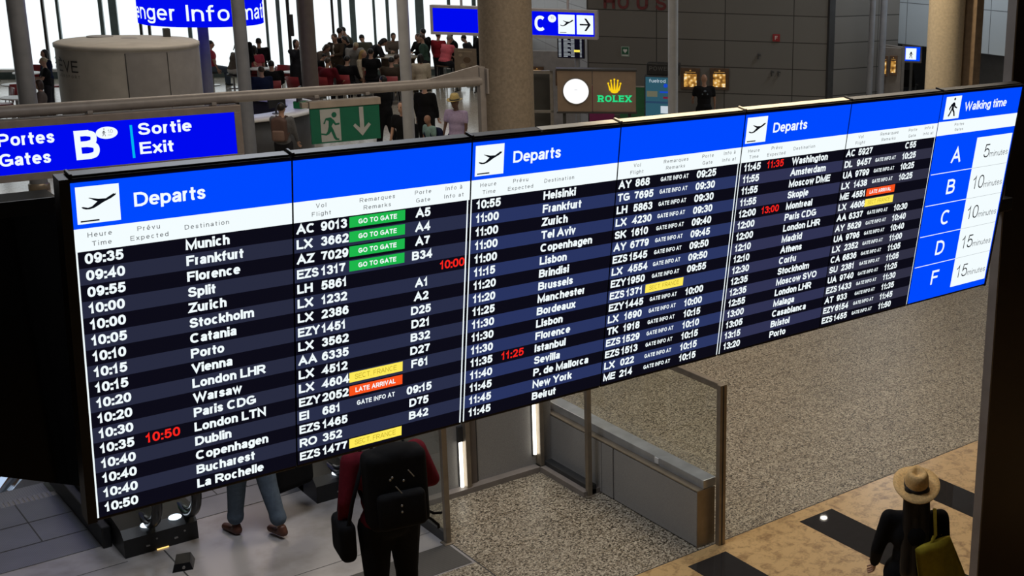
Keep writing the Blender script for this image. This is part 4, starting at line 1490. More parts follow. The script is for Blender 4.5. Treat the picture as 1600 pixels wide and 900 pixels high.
for (bx, bz), (tx, tz) in zip(base, tips):
    a.flat([(x + bx - .022, z + bz + .02), (x + bx + .022, z + bz + .02), (x + tx + .008, z + tz), (x + tx - .008, z + tz)], .012)
    a.disc(x + tx, z + tz + .012, .018, .018, .013, n=14)
a.build('crown', E_GOLD, t)
a = MB()
wtx = 'ROLEX'
text(a, wtx, .755, 2.095, .125, .012, w=.22, track=.2, width=.625)
for k, q in enumerate((.77, .80, .93, 1.02, 1.12, 1.15, 1.29, 1.36)):
    pass
tw = text_width(wtx, .22, .2)
pen = 0
for c in wtx:                                        # slab serifs
    Wc = max(GL[c][0], .22)
    s = .625 / tw
    if c in 'RLEX':
        ends = {'R': ((0, 0), (.86, 0), (0, 1)), 'L': ((0, 0), (0, 1)), 'E': ((0, 0), (0, 1)), 'X': ((0, 0), (1, 0), (0, 1), (1, 1))}[c]
        for px, pz in ends:
            xx = .755 + (pen + .11 + px * (Wc - .22)) * s
            zz = 2.095 + pz * .125
            a.rect(xx - .03, zz - (.012 if pz else 0), xx + .03, zz + (0 if pz else .012), .0125)
    pen += Wc + .2
a.build('lettering', E_GREENTXT, t)
a = MB()
for x in (.12, AW - .12):
    a.box((x - .03, 0, -.16), (x + .03, AZ0, -.08), bev=.006)
    a.box((x - .15, 0, -.26), (x + .15, .03, .02), bev=.006)
a.build('leg', M['dark'], t)

t = thing('display_case', 'steel framed glass display case between the beige column and the clock advert', 'display case', mx=frame((12.55, 21.28, 0), ex.lerp(Vector((1, 0, 0)), .25), (0, 0, 1)))
a = MB()
for q in ((0, .9, .70, .96), (0, 2.60, .70, 2.66), (0, .9, .05, 2.66), (.64, .9, .70, 2.66), (0, 1.86, .70, 1.91)):
    a.box((q[0], q[1], -.03), (q[2], q[3], .03), bev=.004)
a.build('frame', M['steel'], t)
a = MB()
a.box((.04, .96, -.35), (.66, 2.60, -.31))
a.box((.0, 0, -.36), (.70, .92, .02), bev=.006)
a.build('cabinet', M['dark'], t)
a = MB()
a.rect(.05, .96, .64, 2.6, .0)
a.build('glass_pane', M['glass'], t)
a = MB()
a.box((.08, 2.0, -.30), (.30, 2.35, -.28), bev=.004)
a.build('picture', M['white_paint'], t)
for lab, cc, off in (('dark magenta roll-up banner behind the advert panel', (0.20, 0.012, 0.10), 0.22), ('dark green roll-up banner behind the advert panel', (0.015, 0.13, 0.05), 0.98)):
    o = Vector((17.45, 26.55, 0)) + ex * off
    t = thing('banner', lab, 'banner', mx=frame(o, ex, (0, 0, 1)))
    a = MB()
    a.box((0, .08, -.012), (.62, 1.50, 0), bev=.002)
    a.build('cloth', mat('banner_' + lab.split()[1], cc, .6), t)
    a = MB()
    a.box((-.03, 0, -.07), (.65, .08, .05), bev=.01)
    a.box((-.02, 1.49, -.02), (.64, 1.52, .01), bev=.004)
    a.build('stand', M['steel'], t)

# ------------------------------------------------------------------ items on the far wall
def wallthing(name, label, cat, x, z, out=0.0, group=None):
    return thing(name, label, cat, mx=onwall(x, z, out), group=group)


t = wallthing('wall_lettering', 'dark red letters at the top of the grey panelled wall', 'lettering', .42, 3.22)
for c, x in zip('HOUS', (0, .36, .85, 1.33)):
    a = MB()
    text(a, c, x, 0, .36, .03, w=.2, width=.29)
    n = len(a.v)
    a.add([(p[0], p[1], 0.0) for p in a.v], [[i for i in f][::-1] for f in a.f])
    a.build('letter', M['red_sign'], t)
t = wallthing('first_aid_sign', 'small green and white heart sign on the grey panelled wall', 'sign', .86, 2.0)
a = MB()
a.box((0, 0, 0), (.21, .26, .02), bev=.004)
a.build('plate', mat('sign_pale_green', (0.25, 0.33, 0.28), .5), t)
a = MB()
a.rect(.02, .06, .19, .24, .022)
a.build('green_field', mat('sign_green', (0.01, 0.10, 0.05), .5), t)
a = MB()
a.flat([(.105, .09), (.155, .15), (.155, .185), (.13, .20), (.105, .18), (.08, .20), (.055, .185), (.055, .15)], .024)
a.rect(.03, .02, .18, .045, .022)
a.build('heart_symbol', mat('sign_white', (0.6, 0.62, 0.6), .5), t)
t = wallthing('fire_sign', 'small dark red F sign on the grey panelled wall', 'sign', 4.80, 2.52)
a = MB()
a.box((0, 0, 0), (.19, .19, .02), bev=.004)
a.build('plate', mat('fire_red', (0.26, 0.012, 0.015), .5), t)
a = MB()
text(a, 'F', .06, .045, .10, .023, w=.2)
a.build('lettering', mat('sign_white_f', (0.6, 0.5, 0.5), .5), t)
for k, (x, z, lab) in enumerate(((4.42, 2.05, 'small dark wall hook below the red F sign'), (4.78, 1.62, 'small dark wall bracket low on the grey wall, left of a pair'), (4.95, 1.62, 'small dark wall bracket low on the grey wall, right of a pair'))):
    a = MB()
    a.box((0, 0, 0), (.03, .14, .05), bev=.004)
    a.box((.0, .09, .03), (.08, .13, .06), bev=.004)
    tag(a.build('wall_bracket', M['dark'], None, onwall(x, z)), lab, 'bracket')


def food_mat(name, seed, s=1.0):
    m = bpy.data.materials.new(name)
    m.use_nodes = True
    nt = m.node_tree
    nt.nodes.clear()
    tc = nt.nodes.new('ShaderNodeTexCoord')
    mp = nt.nodes.new('ShaderNodeMapping')
    mp.inputs['Location'].default_value = (seed, seed * 2, 0)
    v = nt.nodes.new('ShaderNodeTexVoronoi')
    v.feature = 'SMOOTH_F1'
    v.inputs['Scale'].default_value = 13
    r = nt.nodes.new('ShaderNodeValToRGB')
    for i, (p, c) in enumerate(((0.1, (0.95, 0.82, 0.55)), (0.32, (0.75, 0.42, 0.10)), (0.5, (0.35, 0.16, 0.03)), (0.75, (0.05, 0.025, 0.01)))):
        if i > 1:
            r.color_ramp.elements.new(p)
        r.color_ramp.elements[i].position = p
        r.color_ramp.elements[i].color = (*c, 1)
    e = nt.nodes.new('ShaderNodeEmission')
    e.inputs[1].default_value = s
    o = nt.nodes.new('ShaderNodeOutputMaterial')
    nt.links.new(tc.outputs['Object'], mp.inputs[0])
    nt.links.new(mp.outputs[0], v.inputs['Vector'])
    nt.links.new(v.outputs['Distance'], r.inputs[0])
    nt.links.new(r.outputs[0], e.inputs[0])
    nt.links.new(e.outputs[0], o.inputs[0])
    return m


def menu_board(mx, label, seed, w=.5, h=.56, s=1.0):
    t = thing('menu_lightbox', label, 'lightbox', mx=mx)
    a = MB()
    a.box((0, 0, 0), (w, h, .06), bev=.006)
    a.build('frame', M['wood_dark'], t)
    a = MB()
    a.rect(w * .17, h * .13, w * .83, h * .74, .063)
    a.build('lit_picture', food_mat('menu_picture_%d' % seed, seed * 1.7, s), t)
    a = MB()
    a.rect(w * .22, h * .80, w * .78, h * .83, .063)
    a.disc(w * .5, h * .89, w * .05, h * .03, .063)
    a.build('gold_heading', emit('menu_heading_%d' % seed, (0.5, 0.26, 0.06), .8), t)
    return t


menu_board(onwall(2.42, 1.20), 'lit food picture in dark frame left of the head in black shirt', 1)
menu_board(onwall(3.18, 1.22), 'lit food picture in dark frame right of the person in black shirt', 2)
PW = face_dir(-0.35, -0.937, (P0[0] - 0.02, P0[1] + 0.02, 0))
menu_board(face_dir(.717, -.696, (17.1, 28.2, 0)) @ Matrix.Translation((.0, 1.35, 0)), 'small lit food picture just right of the beige column', 3, .32, .46, .8)
menu_board(face_dir(.717, -.696, (17.1, 28.2, 0)) @ Matrix.Translation((.62, 1.35, 0)), 'small lit food picture below the small flight monitor', 4, .32, .40, .8)
a = MB()
a.box((-.15, 0, -.12), (1.1, 2.2, -.005), bev=.01)
t = a.build('menu_stand', mat('menu_stand_grey', (0.24, 0.24, 0.25), .5), None, face_dir(.717, -.696, (17.1, 28.2, 0)))
tag(t, 'pale grey upright board carrying two small lit food pictures beside the column', 'stand')
CS = face_dir(0, -1, (25.25, 24.15, 0))
menu_board(face_dir(0.55, -0.835, (24.72, 23.30, 0)) @ Matrix.Translation((0, 1.66, 0.02)), 'narrow lit food picture beside the pipe columns, the left one', 5, .20, .54)
menu_board(face_dir(0.55, -0.835, (24.72, 23.30, 0)) @ Matrix.Translation((.25, 1.70, 0.02)), 'narrow lit food picture beside the pipe columns, the right one', 6, .20, .52)
a = MB()
a.box((-.02, 0, -.1), (.55, 2.42, .02), bev=.004)
t = a.build('menu_stand', mat('menu_stand_brown', (0.16, 0.14, 0.125), .5), None, face_dir(0.55, -0.835, (24.72, 23.30, 0)))
tag(t, 'brown grey upright board carrying two narrow lit food pictures beside the pipe columns', 'stand')

# vending machine in front of the wall
t = thing('vending_machine', 'tall teal-screened machine with black header beside the slim pale column', 'machine', mx=frame((18.55, 25.40, 0), ex, (0, 0, 1)))
a = MB()
a.box((0, 0, -.5), (.68, 1.80, 0), bev=.015)
a.build('cabinet', mat('machine_case', (0.045, 0.05, 0.06), .4), t)
a = MB()
a.box((.05, 1.80, -.35), (.86, 2.10, -.02), bev=.03)
a.build('header', M['black'], t)
a = MB()
text(a, 'POWER', .12, 1.92, .10, -.015, w=.18, track=.2)
a.build('header_lettering', mat('header_letters', (0.10, 0.10, 0.10), .5), t)
a = MB()
a.rect(.03, .75, .65, 1.76, .004, 0)
a.rect(.03, 1.12, .65, 1.17, .006, 1)
a.rect(.06, 1.28, .32, 1.42, .006, 2)
a.rect(.38, 1.38, .58, 1.42, .006, 4)
a.rect(.46, 1.24, .61, 1.29, .006, 5)
a.rect(.40, .88, .62, 1.06, .006, 3)
a.disc(.52, 1.56, .05, .05, .006, 4)
a.build('front_screen', [emit('machine_teal', (0.025, 0.085, 0.12)), emit('machine_blue', (0.02, 0.05, 0.10)), emit('machine_tan', (0.12, 0.12, 0.08)), emit('machine_white', (0.55, 0.62, 0.68)), emit('machine_bright_blue', (0.01, 0.06, 0.55)), emit('machine_red', (0.16, 0.01, 0.03))], t)
a = MB()
text(a, 'fuelrod', .12, 1.63, .085, .007, w=.14, width=.40)
a.build('screen_lettering', emit('machine_letters', (0.45, 0.55, 0.62)), t)
a = MB()
a.box((.02, .05, -.0), (.66, .70, .01), bev=.005)
a.disc(.30, .58, .12, .08, .014, 1)
a.build('lower_panel', [mat('machine_lower', (0.25, 0.25, 0.26), .4), M['concrete']], t)

# lit wayfinding sign far down the corridor
t = lit_sign('walking_sign', 'small lit blue sign with white walking square in the dark corridor', Vector((26.95, 24.58, 0)), 0, .56, 1.78, 2.28, .05, .12, M['sign_frame2'], E_BLUE, ex=ex)
a = MB()
a.rect(.10, 1.87, .40, 2.19, .006, 0)
a.flat([(.16 + p * .18, 1.89 + q * .26) for p, q in WALKER[0]], .009, 1)
a.build('walking_symbol', [E_WHITE, E_BLACK], t)
a = MB()
a.box((.24, 0, -.10), (.32, 1.80, -.03), bev=.006)
a.box((.10, 0, -.2), (.46, .03, .08), bev=.006)
a.build('post', M['column_grey'], t)

t = thing('bench_seat', 'dark waiting seat on a metal frame in the corridor under the lit walking sign', 'seat', mx=frame((29.75, 27.05, 0), ex, (0, 0, 1)))
a = MB()
a.box((-.38, .46, -.3), (.38, .54, .22), bev=.02)
a.build('seat', M['dark'], t)
a = MB()
a.prism([(-.42, .60), (.42, .60), (.34, 1.15), (-.34, 1.15)], -.34, -.28)
a.build('backrest', M['dark'], t)
for sx in (-1, 1):
    a = MB()
    a.tube([(.45 * sx, 0, .2), (.42 * sx, .42, .0), (.42 * sx, .72, -.1), (.46 * sx, .74, .2)], .025, n=8)
    a.tube([(.45 * sx, 0, -.3), (.42 * sx, .42, .0)], .025, n=8)
    a.build('leg', M['steel'], t)

# ------------------------------------------------------------------ cafe furniture
def red_chair(label, x, y, rz, group='red cafe chairs'):
    t = thing('cafe_chair', label, 'chair', (x, y, 0), rz, group)
    a = MB()
    a.box((-.21, -.20, .43), (.21, .21, .47), bev=.015)
    a.build('seat', M['red_paint'], t)
    a = MB()
    n = 8
    pts = []
    for k in range(n + 1):
        q = -1 + 2 * k / n
        pts.append((.21 * q, -.20 - .04 * (1 - q * q)))
    for k in range(n):
        (xa, ya), (xb, yb) = pts[k], pts[k + 1]
        a.add([(xa, ya, .50), (xb, yb, .50), (xb, yb - .05, .85), (xa, ya - .05, .85), (xa, ya + .015, .50), (xb, yb + .015, .50), (xb, yb - .035, .85), (xa, ya - .035, .85)],
              [(0, 1, 2, 3), (5, 4, 7, 6), (3, 2, 6, 7), (0, 4, 5, 1)], 0, True)
    a.build('backrest', M['red_paint'], t)
    for sx in (-1, 1):
        for sy in (-1, 1):
            a = MB()
            a.cyl((.20 * sx, .20 * sy, 0), (.17 * sx, .17 * sy, .44), .012, n=8)
            a.build('leg', M['steel'], t)
    return t


def cafe_table(label, x, y, r=.36, h=.74, m=None):
    t = thing('cafe_table', label, 'table', (x, y, 0), 0, 'round cafe tables')
    a = MB()
    a.cyl((0, 0, h - .03), (0, 0, h), r, n=28)
    a.build('table_top', m or M['white_paint'], t)
    a = MB()
    a.cyl((0, 0, .02), (0, 0, h - .03), .03, n=12)
    a.build('pedestal', M['steel'], t)
    a = MB()
    a.cyl((0, 0, 0), (0, 0, .025), .24, n=24)
    a.build('foot', M['dark'], t)
    return t

# ================================================================== PEOPLE
SKIN = [mat('skin_light', (0.44, 0.26, 0.18), .55, noise=.03), mat('skin_tan', (0.30, 0.16, 0.10), .55, noise=.03), mat('skin_dark', (0.13, 0.07, 0.045), .55, noise=.03)]
CL = {k: mat('cloth_' + k, c, .9, 0, .06, 30, .12) for k, c in {
    'black': (.008, .008, .009), 'charcoal': (.022, .022, .026), 'grey': (.12, .12, .125), 'lightgrey': (.30, .30, .29), 'white': (.62, .60, .56), 'cream': (.52, .45, .34),
    'pink': (.80, .16, .20), 'rose': (.42, .05, .08), 'red': (.30, .02, .03), 'burgundy': (.12, .010, .018), 'green': (.045, .085, .065), 'olive': (.075, .075, .055), 'brown': (.055, .040, .028),
    'taupe': (.14, .115, .095), 'navy': (.012, .018, .05), 'jeans': (.095, .125, .165), 'lilac': (.42, .34, .50), 'blue': (.03, .06, .18), 'teal': (.20, .32, .30), 'beige': (.36, .29, .20)}.items()}
HAIR = {k: mat('hair_' + k, c, .5, 0, .12, 40) for k, c in {'black': (.008, .006, .005), 'brown': (.045, .024, .013), 'blonde': (.42, .28, .10), 'grey': (.22, .20, .18), 'sand': (.40, .33, .20)}.items()}
SHOE = {k: mat('shoe_' + k, c, .5) for k, c in {'black': (.01, .01, .01), 'brown': (.10, .035, .02), 'white': (.5, .5, .48)}.items()}
STRAW = mat('straw', (0.62, 0.40, 0.16), .7, 0, .10, 60, bump=.3)
STRAW_Y = mat('pale_straw', (0.55, 0.42, 0.16), .7, 0, .10, 60)
EYE = mat('eye_dark', (.015, .012, .01), .2)
LIP = mat('lip', (.28, .10, .08), .5)
F_CAM, F_AWAY, F_RIGHT, F_LEFT = math.radians(135), math.radians(-45), math.radians(-135), math.radians(45)


def remesh(mb, voxel, it=4):
    o = bpy.data.objects.new('tmp', mb.mesh('tmp', []))
    COL.objects.link(o)
    r = o.modifiers.new('r', 'REMESH')
    r.mode, r.voxel_size, r.use_smooth_shade = 'VOXEL', voxel, True
    s = o.modifiers.new('s', 'SMOOTH')
    s.iterations, s.factor = it, 0.5
    dg = bpy.context.evaluated_depsgraph_get()
    me = bpy.data.meshes.new_from_object(o.evaluated_get(dg))
    old = o.data
    bpy.data.objects.remove(o)
    bpy.data.meshes.remove(old)
    v = [p.co[:] for p in me.vertices]
    f = [list(p.vertices) for p in me.polygons]
    bpy.data.meshes.remove(me)
    out = MB()
    out.add(v, f, 0, True)
    return out


def cap(mb, p0, p1, r0, r1=None):
    r1 = r0 if r1 is None else r1
    mb.cyl(p0, p1, r0, r1, n=12)
    mb.sphere(p0, r0, seg=12, rings=8)
    mb.sphere(p1, r1, seg=12, rings=8)


def rx(a):
    return Matrix.Rotation(math.radians(a), 3, 'X')


def person(label, x, y, rz, H=1.74, lean=0.0, hp=0.0, ht=0.0, arms=((8, 8, 12), (8, 8, 12)), legs=((3, 5), (-3, 5)), seat=None,
           top='black', sleeve='long', bottom='charcoal', shoes='black', hair=('brown', 'short'), skin=0, bulk=1.0, face=False,
           coat=0.0, voxel=.028, group=None, hat=None, shorts=False, hipy=0.0, cuffs=False, z0=0.0, fingers=True, stance=.012):
    if group == 'people at the cafe by the windows':
        H, bulk = H * 1.04, bulk * 1.14
    k = H / 1.75
    b = bulk
    root = thing('person', label, 'person', (x, y, z0), rz, group)
    R = rx(-lean)                       # lean forward
    hz = (seat + .09) if seat else .93 * k
    hip = Vector((0, hipy, hz))
    J = {}
    low = 9
    for s, (t, kn) in ((-1, legs[0]), (1, legs[1])):
        h = hip + Vector((.088 * b * s, 0, -.02))
        spread = .03 * s if seat else stance * s
        d1 = rx(t) @ Vector((spread, 0, -1))
        kn_ = h + d1 * .42 * k
        d2 = rx(t - kn) @ Vector((spread * .3, 0, -1))
        an = kn_ + d2 * .42 * k
        J['leg', s] = [h, kn_, an]
        low = min(low, an.z)
    if not seat:
        dz = .085 - low
        hip.z += dz
        for s in (-1, 1):
            for q in J['leg', s]:
                q.z += dz
    S = lambda a: hip + R @ Vector(a) * k
    neck = S((0, 0, .56))
    Rh = R @ Matrix.Rotation(math.radians(ht), 3, 'Z') @ rx(-hp)
    hc = neck + (R @ Vector((0, .01, .04)) + Rh @ Vector((0, .02, .105))) * k
    Hd = lambda a: hc + Rh @ Vector(a) * k
    for s, (f, o, e) in ((-1, arms[0]), (1, arms[1])):
        sh = S((.185 * b * s, 0, .49))
        ud = R @ (Matrix.Rotation(math.radians(-o * s), 3, 'Y') @ rx(f) @ Vector((0, 0, -1)))
        el = sh + ud * .285 * k
        fd = R @ (Matrix.Rotation(math.radians(-o * s * .4), 3, 'Y') @ Matrix.Rotation(math.radians(-(e * .25) * -s), 3, 'Z') @ rx(f + e) @ Vector((0, 0, -1)))
        wr = el + fd * .245 * k
        J['arm', s] = [sh, el, wr, fd]
    # --- body: one continuous surface
    vol = MB()
    R4 = R.to_4x4()
    def ell(m, c, r):
        m.sphere(S(c), tuple(q * k for q in r), mx=R4, seg=16, rings=12)
    ell(vol, (0, -.01, .02), (.155 * b, .115 * b, .13))
    ell(vol, (0, .0, .18), (.135 * b, .10 * b, .15))
    ell(vol, (0, -.005, .36), (.160 * b, .115 * b, .17))
    cap(vol, S((-.15 * b, 0, .475)), S((.15 * b, 0, .475)), .062 * k)
    cap(vol, S((0, -.01, .48)), Hd((0, -.02, -.05)), .056 * k, .05 * k)
    for s in (-1, 1):
        sh, el, wr, fd = J['arm', s]
        cap(vol, sh, el, .047 * k * b, .037 * k)
        cap(vol, el, wr, .038 * k, .026 * k)
        h, kn_, an = J['leg', s]
        cap(vol, h, kn_, .082 * k * b, .054 * k)
        cap(vol, kn_ + Vector((0, -.012, -.06)) * k, kn_.lerp(an, .45), .05 * k, .052 * k)
        cap(vol, kn_, an, .05 * k, .034 * k)
        tip = (an - kn_).normalized()
        fwd = Vector((0, 1, 0)) if seat is None and abs(tip.y) < .45 else Vector((0, .95, tip.y * .2))
        if tip.y < -.45:
            fwd = Vector((0, .75, -.65))
        J['foot', s] = fwd.normalized()
        cap(vol, an + Vector((0, -.02, -.04)) * k, an + (fwd * .15 + Vector((0, 0, -.05))) * k, .036 * k, .03 * k)
    vol.sphere(Hd((0, -.005, .015)), tuple(q * k for q in (.076, .096, .105)), mx=Rh.to_4x4())
    vol.sphere(Hd((0, .022, -.055)), tuple(q * k for q in (.055, .066, .062)), mx=Rh.to_4x4())
    cap(vol, Hd((0, .088, .005)), Hd((0, .108, -.028)), .011 * k, .015 * k)
    for s in (-1, 1):
        vol.sphere(Hd((.078 * s, -.01, -.01)), tuple(q * k for q in (.014, .024, .034)), mx=Rh.to_4x4())
    bd = remesh(vol, min(voxel, .024))
    # hands: palm with four fingers and a thumb
    for s in (-1, 1):
        sh, el, wr, fd = J['arm', s]
        side = Vector((s, 0, 0)) - fd * fd.x * s
        side = (R @ Vector((0, 1, 0))).cross(fd) * 1.0
        if side.length < .1:
            side = Vector((1, 0, 0))
        side.normalize()
        nrm = fd.cross(side).normalized()            # back of the hand / palm axis
        across = nrm
        palm_n = side * s * -1
        bd.sphere(wr + fd * .05 * k, tuple(q * k for q in (.018, .042, .055)), mx=Matrix((side, across, fd)).transposed().to_4x4(), seg=10, rings=7)
        if fingers:
            for q, L in ((-.030, .062), (-.010, .078), (.010, .082), (.030, .074)):
                p0 = wr + (fd * .085 + across * q) * k
                p1 = p0 + (fd * L * .5 + palm_n * .012) * k
                p2 = p1 + (fd * L * .36 + palm_n * .032) * k
                bd.tube([p0, p1, p2], [.0095 * k, .0088 * k, .007 * k], n=6)
            p0 = wr + (fd * .035 + across * .034) * k
            p1 = p0 + (fd * .035 + across * .026 + palm_n * .012) * k
            p2 = p1 + (fd * .034 + across * .006 + palm_n * .016) * k
            bd.tube([p0, p1, p2], [.012 * k, .0105 * k, .008 * k], n=6)
    bd.build('body', SKIN[skin], root)
    # --- clothes
    c = MB()
    ell(c, (0, -.01, .03), (.172 * b, .135 * b, .13))
    ell(c, (0, .0, .18), (.155 * b, .122 * b, .17))
    ell(c, (0, -.005, .36), (.180 * b, .135 * b, .18))
    cap(c, S((-.15 * b, 0, .475)), S((.15 * b, 0, .475)), .074 * k)
    for s in (-1, 1):
        sh, el, wr, fd = J['arm', s]
        if sleeve == 'short':
            cap(c, sh, sh.lerp(el, .62), .064 * k, .058 * k)
        elif sleeve == 'long':
            cap(c, sh, el, .066 * k * b, .056 * k)
            cap(c, el, el.lerp(wr, .94), .056 * k, .043 * k)
        if coat:
            h, kn_, an = J['leg', s]
            cap(c, h + Vector((0, 0, .05)), h.lerp(kn_, coat), .12 * k * b, .115 * k * b)
    remesh(c, voxel).build('coat' if coat else 'shirt', CL[top] if isinstance(top, str) else top, root)
    c = MB()
    ell(c, (0, -.01, .0), (.168 * b, .128 * b, .125))
    for s in (-1, 1):
        h, kn_, an = J['leg', s]
        cap(c, h, h.lerp(kn_, .8) if shorts else kn_, .104 * k * b, .084 * k)
        if not shorts:
            e = kn_.lerp(an, .80 if cuffs else .97)
            cap(c, kn_, e, .083 * k, .066 * k)
            if cuffs:
                cap(c, kn_.lerp(an, .72), e, .074 * k, .074 * k)
    remesh(c, voxel).build('shorts' if shorts else 'trousers', CL[bottom], root)
    for s in (-1, 1):
        h, kn_, an = J['leg', s]
        fw = J['foot', s]
        c = MB()
        z = Vector((0, 0, -.045)) * k
        cap(c, an + z + fw * -.03 * k, an + z + (fw * .16 + Vector((0, 0, -.012))) * k, .043 * k, .036 * k)
        cap(c, an + Vector((0, -.015, -.01)) * k, an + z, .042 * k, .042 * k)
        remesh(c, min(voxel, .02), 3).build('shoe', SHOE[shoes], root)
    # --- hair, hat, face
    hm, style = hair
    if style != 'bald':
        c = MB()
        c.sphere(Hd((0, -.022, .034)), tuple(q * k for q in (.084, .096, .096)), mx=Rh.to_4x4())
        if style in ('long', 'verylong'):
            dn = .30 if style == 'long' else .46
            for q in (-.05, 0, .05):
                cap(c, Hd((q, -.055, .03)), hc.lerp(S((q * 1.6, -.13 * b, .56 - dn)), 1.0), .055 * k, .045 * k)
        if style == 'tail':
            c.sphere(Hd((0, -.125, .03)), .04 * k)
            cap(c, Hd((0, -.13, .02)), Hd((0, -.155, -.11)), .03 * k, .018 * k)
        if style == 'bob':
            for q in (-.06, .06):
                cap(c, Hd((q, -.02, .0)), Hd((q * 1.1, -.02, -.11)), .04 * k, .032 * k)
            cap(c, Hd((0, -.07, .0)), Hd((0, -.07, -.12)), .055 * k, .045 * k)
        remesh(c, min(voxel, .022), 3).build('hair', HAIR[hm], root)
    if hat:
        hat_mesh(root, Hd, Rh, k, *hat)
    if face:
        for s in (-1, 1):
            c = MB()
            c.sphere(Hd((.032 * s, .083, .012)), tuple(q * k for q in (.012, .010, .007)), seg=10, rings=6, mx=Rh.to_4x4())
            c.build('eye', EYE, root)
        c = MB()
        c.sphere(Hd((0, .086, -.062)), tuple(q * k for q in (.024, .008, .006)), seg=10, rings=6, mx=Rh.to_4x4())
        c.build('mouth', LIP, root)
    root['_j'] = 0
    del root['_j']
    return root, J, S, Hd, Rh, k


def hat_mesh(root, Hd, Rh, k, m, band, brim, tilt=0.0):
    """straw hat: pinched crown, dark band, curled brim"""
    n = 40
    Rt = Rh @ rx(tilt)
    base = Hd((0, -.01, .055))
    P = lambda a: base + Rt @ Vector(a) * k
    def ring(r, z, pinch=0.0, curl=0.0):
        out = []
        for i in range(n):
            q = 2 * PI * i / n
            x, y = math.sin(q) * r * .90, math.cos(q) * r * 1.06
            zz = z + curl * (abs(math.sin(q)) ** 2)
            if pinch:
                f = max(0, math.cos(q))
                x *= 1 - pinch * f
            out.append(P((x, y, zz)))
        return out
    def skin(rings, closed_top=False):
        a = MB()
        for r in rings:
            a.v += [tuple(p) for p in r]
        for j in range(len(rings) - 1):
            for i in range(n):
                a.f.append([j * n + i, j * n + (i + 1) % n, (j + 1) * n + (i + 1) % n, (j + 1) * n + i])
        a.m, a.s = [0] * len(a.f), [True] * len(a.f)
        return a
    a = skin([ring(.100, -.012), ring(brim * .75, -.010, 0, .004), ring(brim, -.006, 0, .020), ring(brim, .0, 0, .022), ring(brim * .75, -.002, 0, .006), ring(.104, 0.0)])
    a.build('hat_brim', m, root)
    a = skin([ring(.106, -.005), ring(.103, .045, .02), ring(.096, .090, .14), ring(.084, .122, .34), ring(.062, .134, .50), ring(.040, .122, .55), ring(.016, .104, .3), ring(.002, .100)])
    a.build('hat_crown', m, root)
    a = skin([ring(.1075, .0), ring(.1075, .028), ring(.102, .028)])
    a.build('hat_band', band, root)


def backpack(label, P, rot, m, w=.30, h=.44, d=.17, lean=0.0, pocket=None, extra=()):
    """rucksack whose straps side faces local +Y"""
    t = thing('backpack', label, 'backpack', P, rot)
    v = MB()
    Rl = rx(-lean)
    def el(c, r):
        v.sphere(Rl @ Vector(c), r, mx=Rl.to_4x4())
    v.bm(_bev_box((w, d, h), .06), 0, True, Rl.to_4x4() @ Matrix.Translation((0, -d / 2, h / 2)))
    el((0, -d * .55, h * .93), (w * .46, d * .45, h * .14))
    remesh(v, .014, 5).build('bag_body', m, t)
    v = MB()
    v.bm(_bev_box((w * .78, d * .45, h * .46), .04), 0, True, Rl.to_4x4() @ Matrix.Translation((0, -d * 1.05, h * .28)))
    v.build('front_pocket', pocket or m, t)
    for s in (-1, 1):
        v = MB()
        pts = [Rl @ Vector(p) for p in ((s * w * .26, 0, h * .95), (s * w * .30, .06, h * 1.06), (s * w * .34, .17, h * 1.0), (s * w * .40, .20, h * .7), (s * w * .46, .12, h * .38), (s * w * .40, .0, h * .16))]
        v.tube(pts, .022, n=8, flat=.35)
        v.build('strap', m, t)
    v = MB()
    v.tube([Rl @ Vector(p) for p in ((-.04, -.01, h * .99), (-.03, -.02, h * 1.07), (.03, -.02, h * 1.07), (.04, -.01, h * .99))], .009, n=6)
    v.build('grab_handle', m, t)
    return t


def _bev_box(size, bev):
    bm = bmesh.new()
    bmesh.ops.create_cube(bm, size=1)
    for q in bm.verts:
        q.co = (q.co.x * size[0], q.co.y * size[1], q.co.z * size[2])
    bmesh.ops.bevel(bm, geom=bm.edges[:], offset=bev, segments=4, profile=.5, affect='EDGES')
    return bm


SIT = ((84, 84), (84, 84))
# ---- seated and standing crowd in the cafe at the windows
cafe = 'people at the cafe by the windows'
person('person with dark ponytail and white trousers sitting, leaning, right of the bluish post', 14.36, 41.0, math.radians(-80), 1.70, seat=.46, lean=18, legs=((84, 70), (78, 60)), top='taupe', sleeve='short', bottom='white', hair=('black', 'tail'), group=cafe)
person('dark silhouetted person sitting half behind the bluish post of the drum', 14.05, 41.9, math.radians(-100), 1.72, seat=.46, legs=SIT, top='rose', sleeve='short', bottom='jeans', hair=('black', 'short'), group=cafe)
person('tall dark dressed person standing half behind the slender grey column', 14.35, 40.0, math.radians(-60), 1.70, lean=6, top='black', coat=.8, hair=('black', 'short'), group=cafe)
person('person in black jacket sitting behind the person in the rose top', 15.35, 41.4, math.radians(-20), 1.78, seat=.5, legs=SIT, top='black', hair=('black', 'short'), group=cafe)
person('person in rose top with dark hair sitting on a red chair, back turned', 14.75, 40.2, math.radians(-20), 1.66, seat=.46, legs=SIT, top='rose', sleeve='short', hair=('black', 'bob'), group=cafe)
person('dark seated person with black hair just above the railing pipe, left of the long coat', 12.95, 34.9, math.radians(0), 1.68, seat=.44, legs=SIT, top='navy', hair=('brown', 'short'), group=cafe)
person('person in long black coat standing with a hand raised to the chin', 14.95, 37.5, math.radians(-160), 1.68, arms=((60, -25, 55), (55, 5, 105)), top='charcoal', coat=.95, hair=('black', 'bob'), group=cafe)
person('person in taupe top with brown hair bent over a table right of the brown column', 15.6, 37.7, math.radians(-150), 1.66, lean=32, hp=12, arms=((38, 6, 15), (38, 6, 30)), top='taupe', sleeve='short', bottom='olive', hair=('brown', 'bob'), group=cafe)
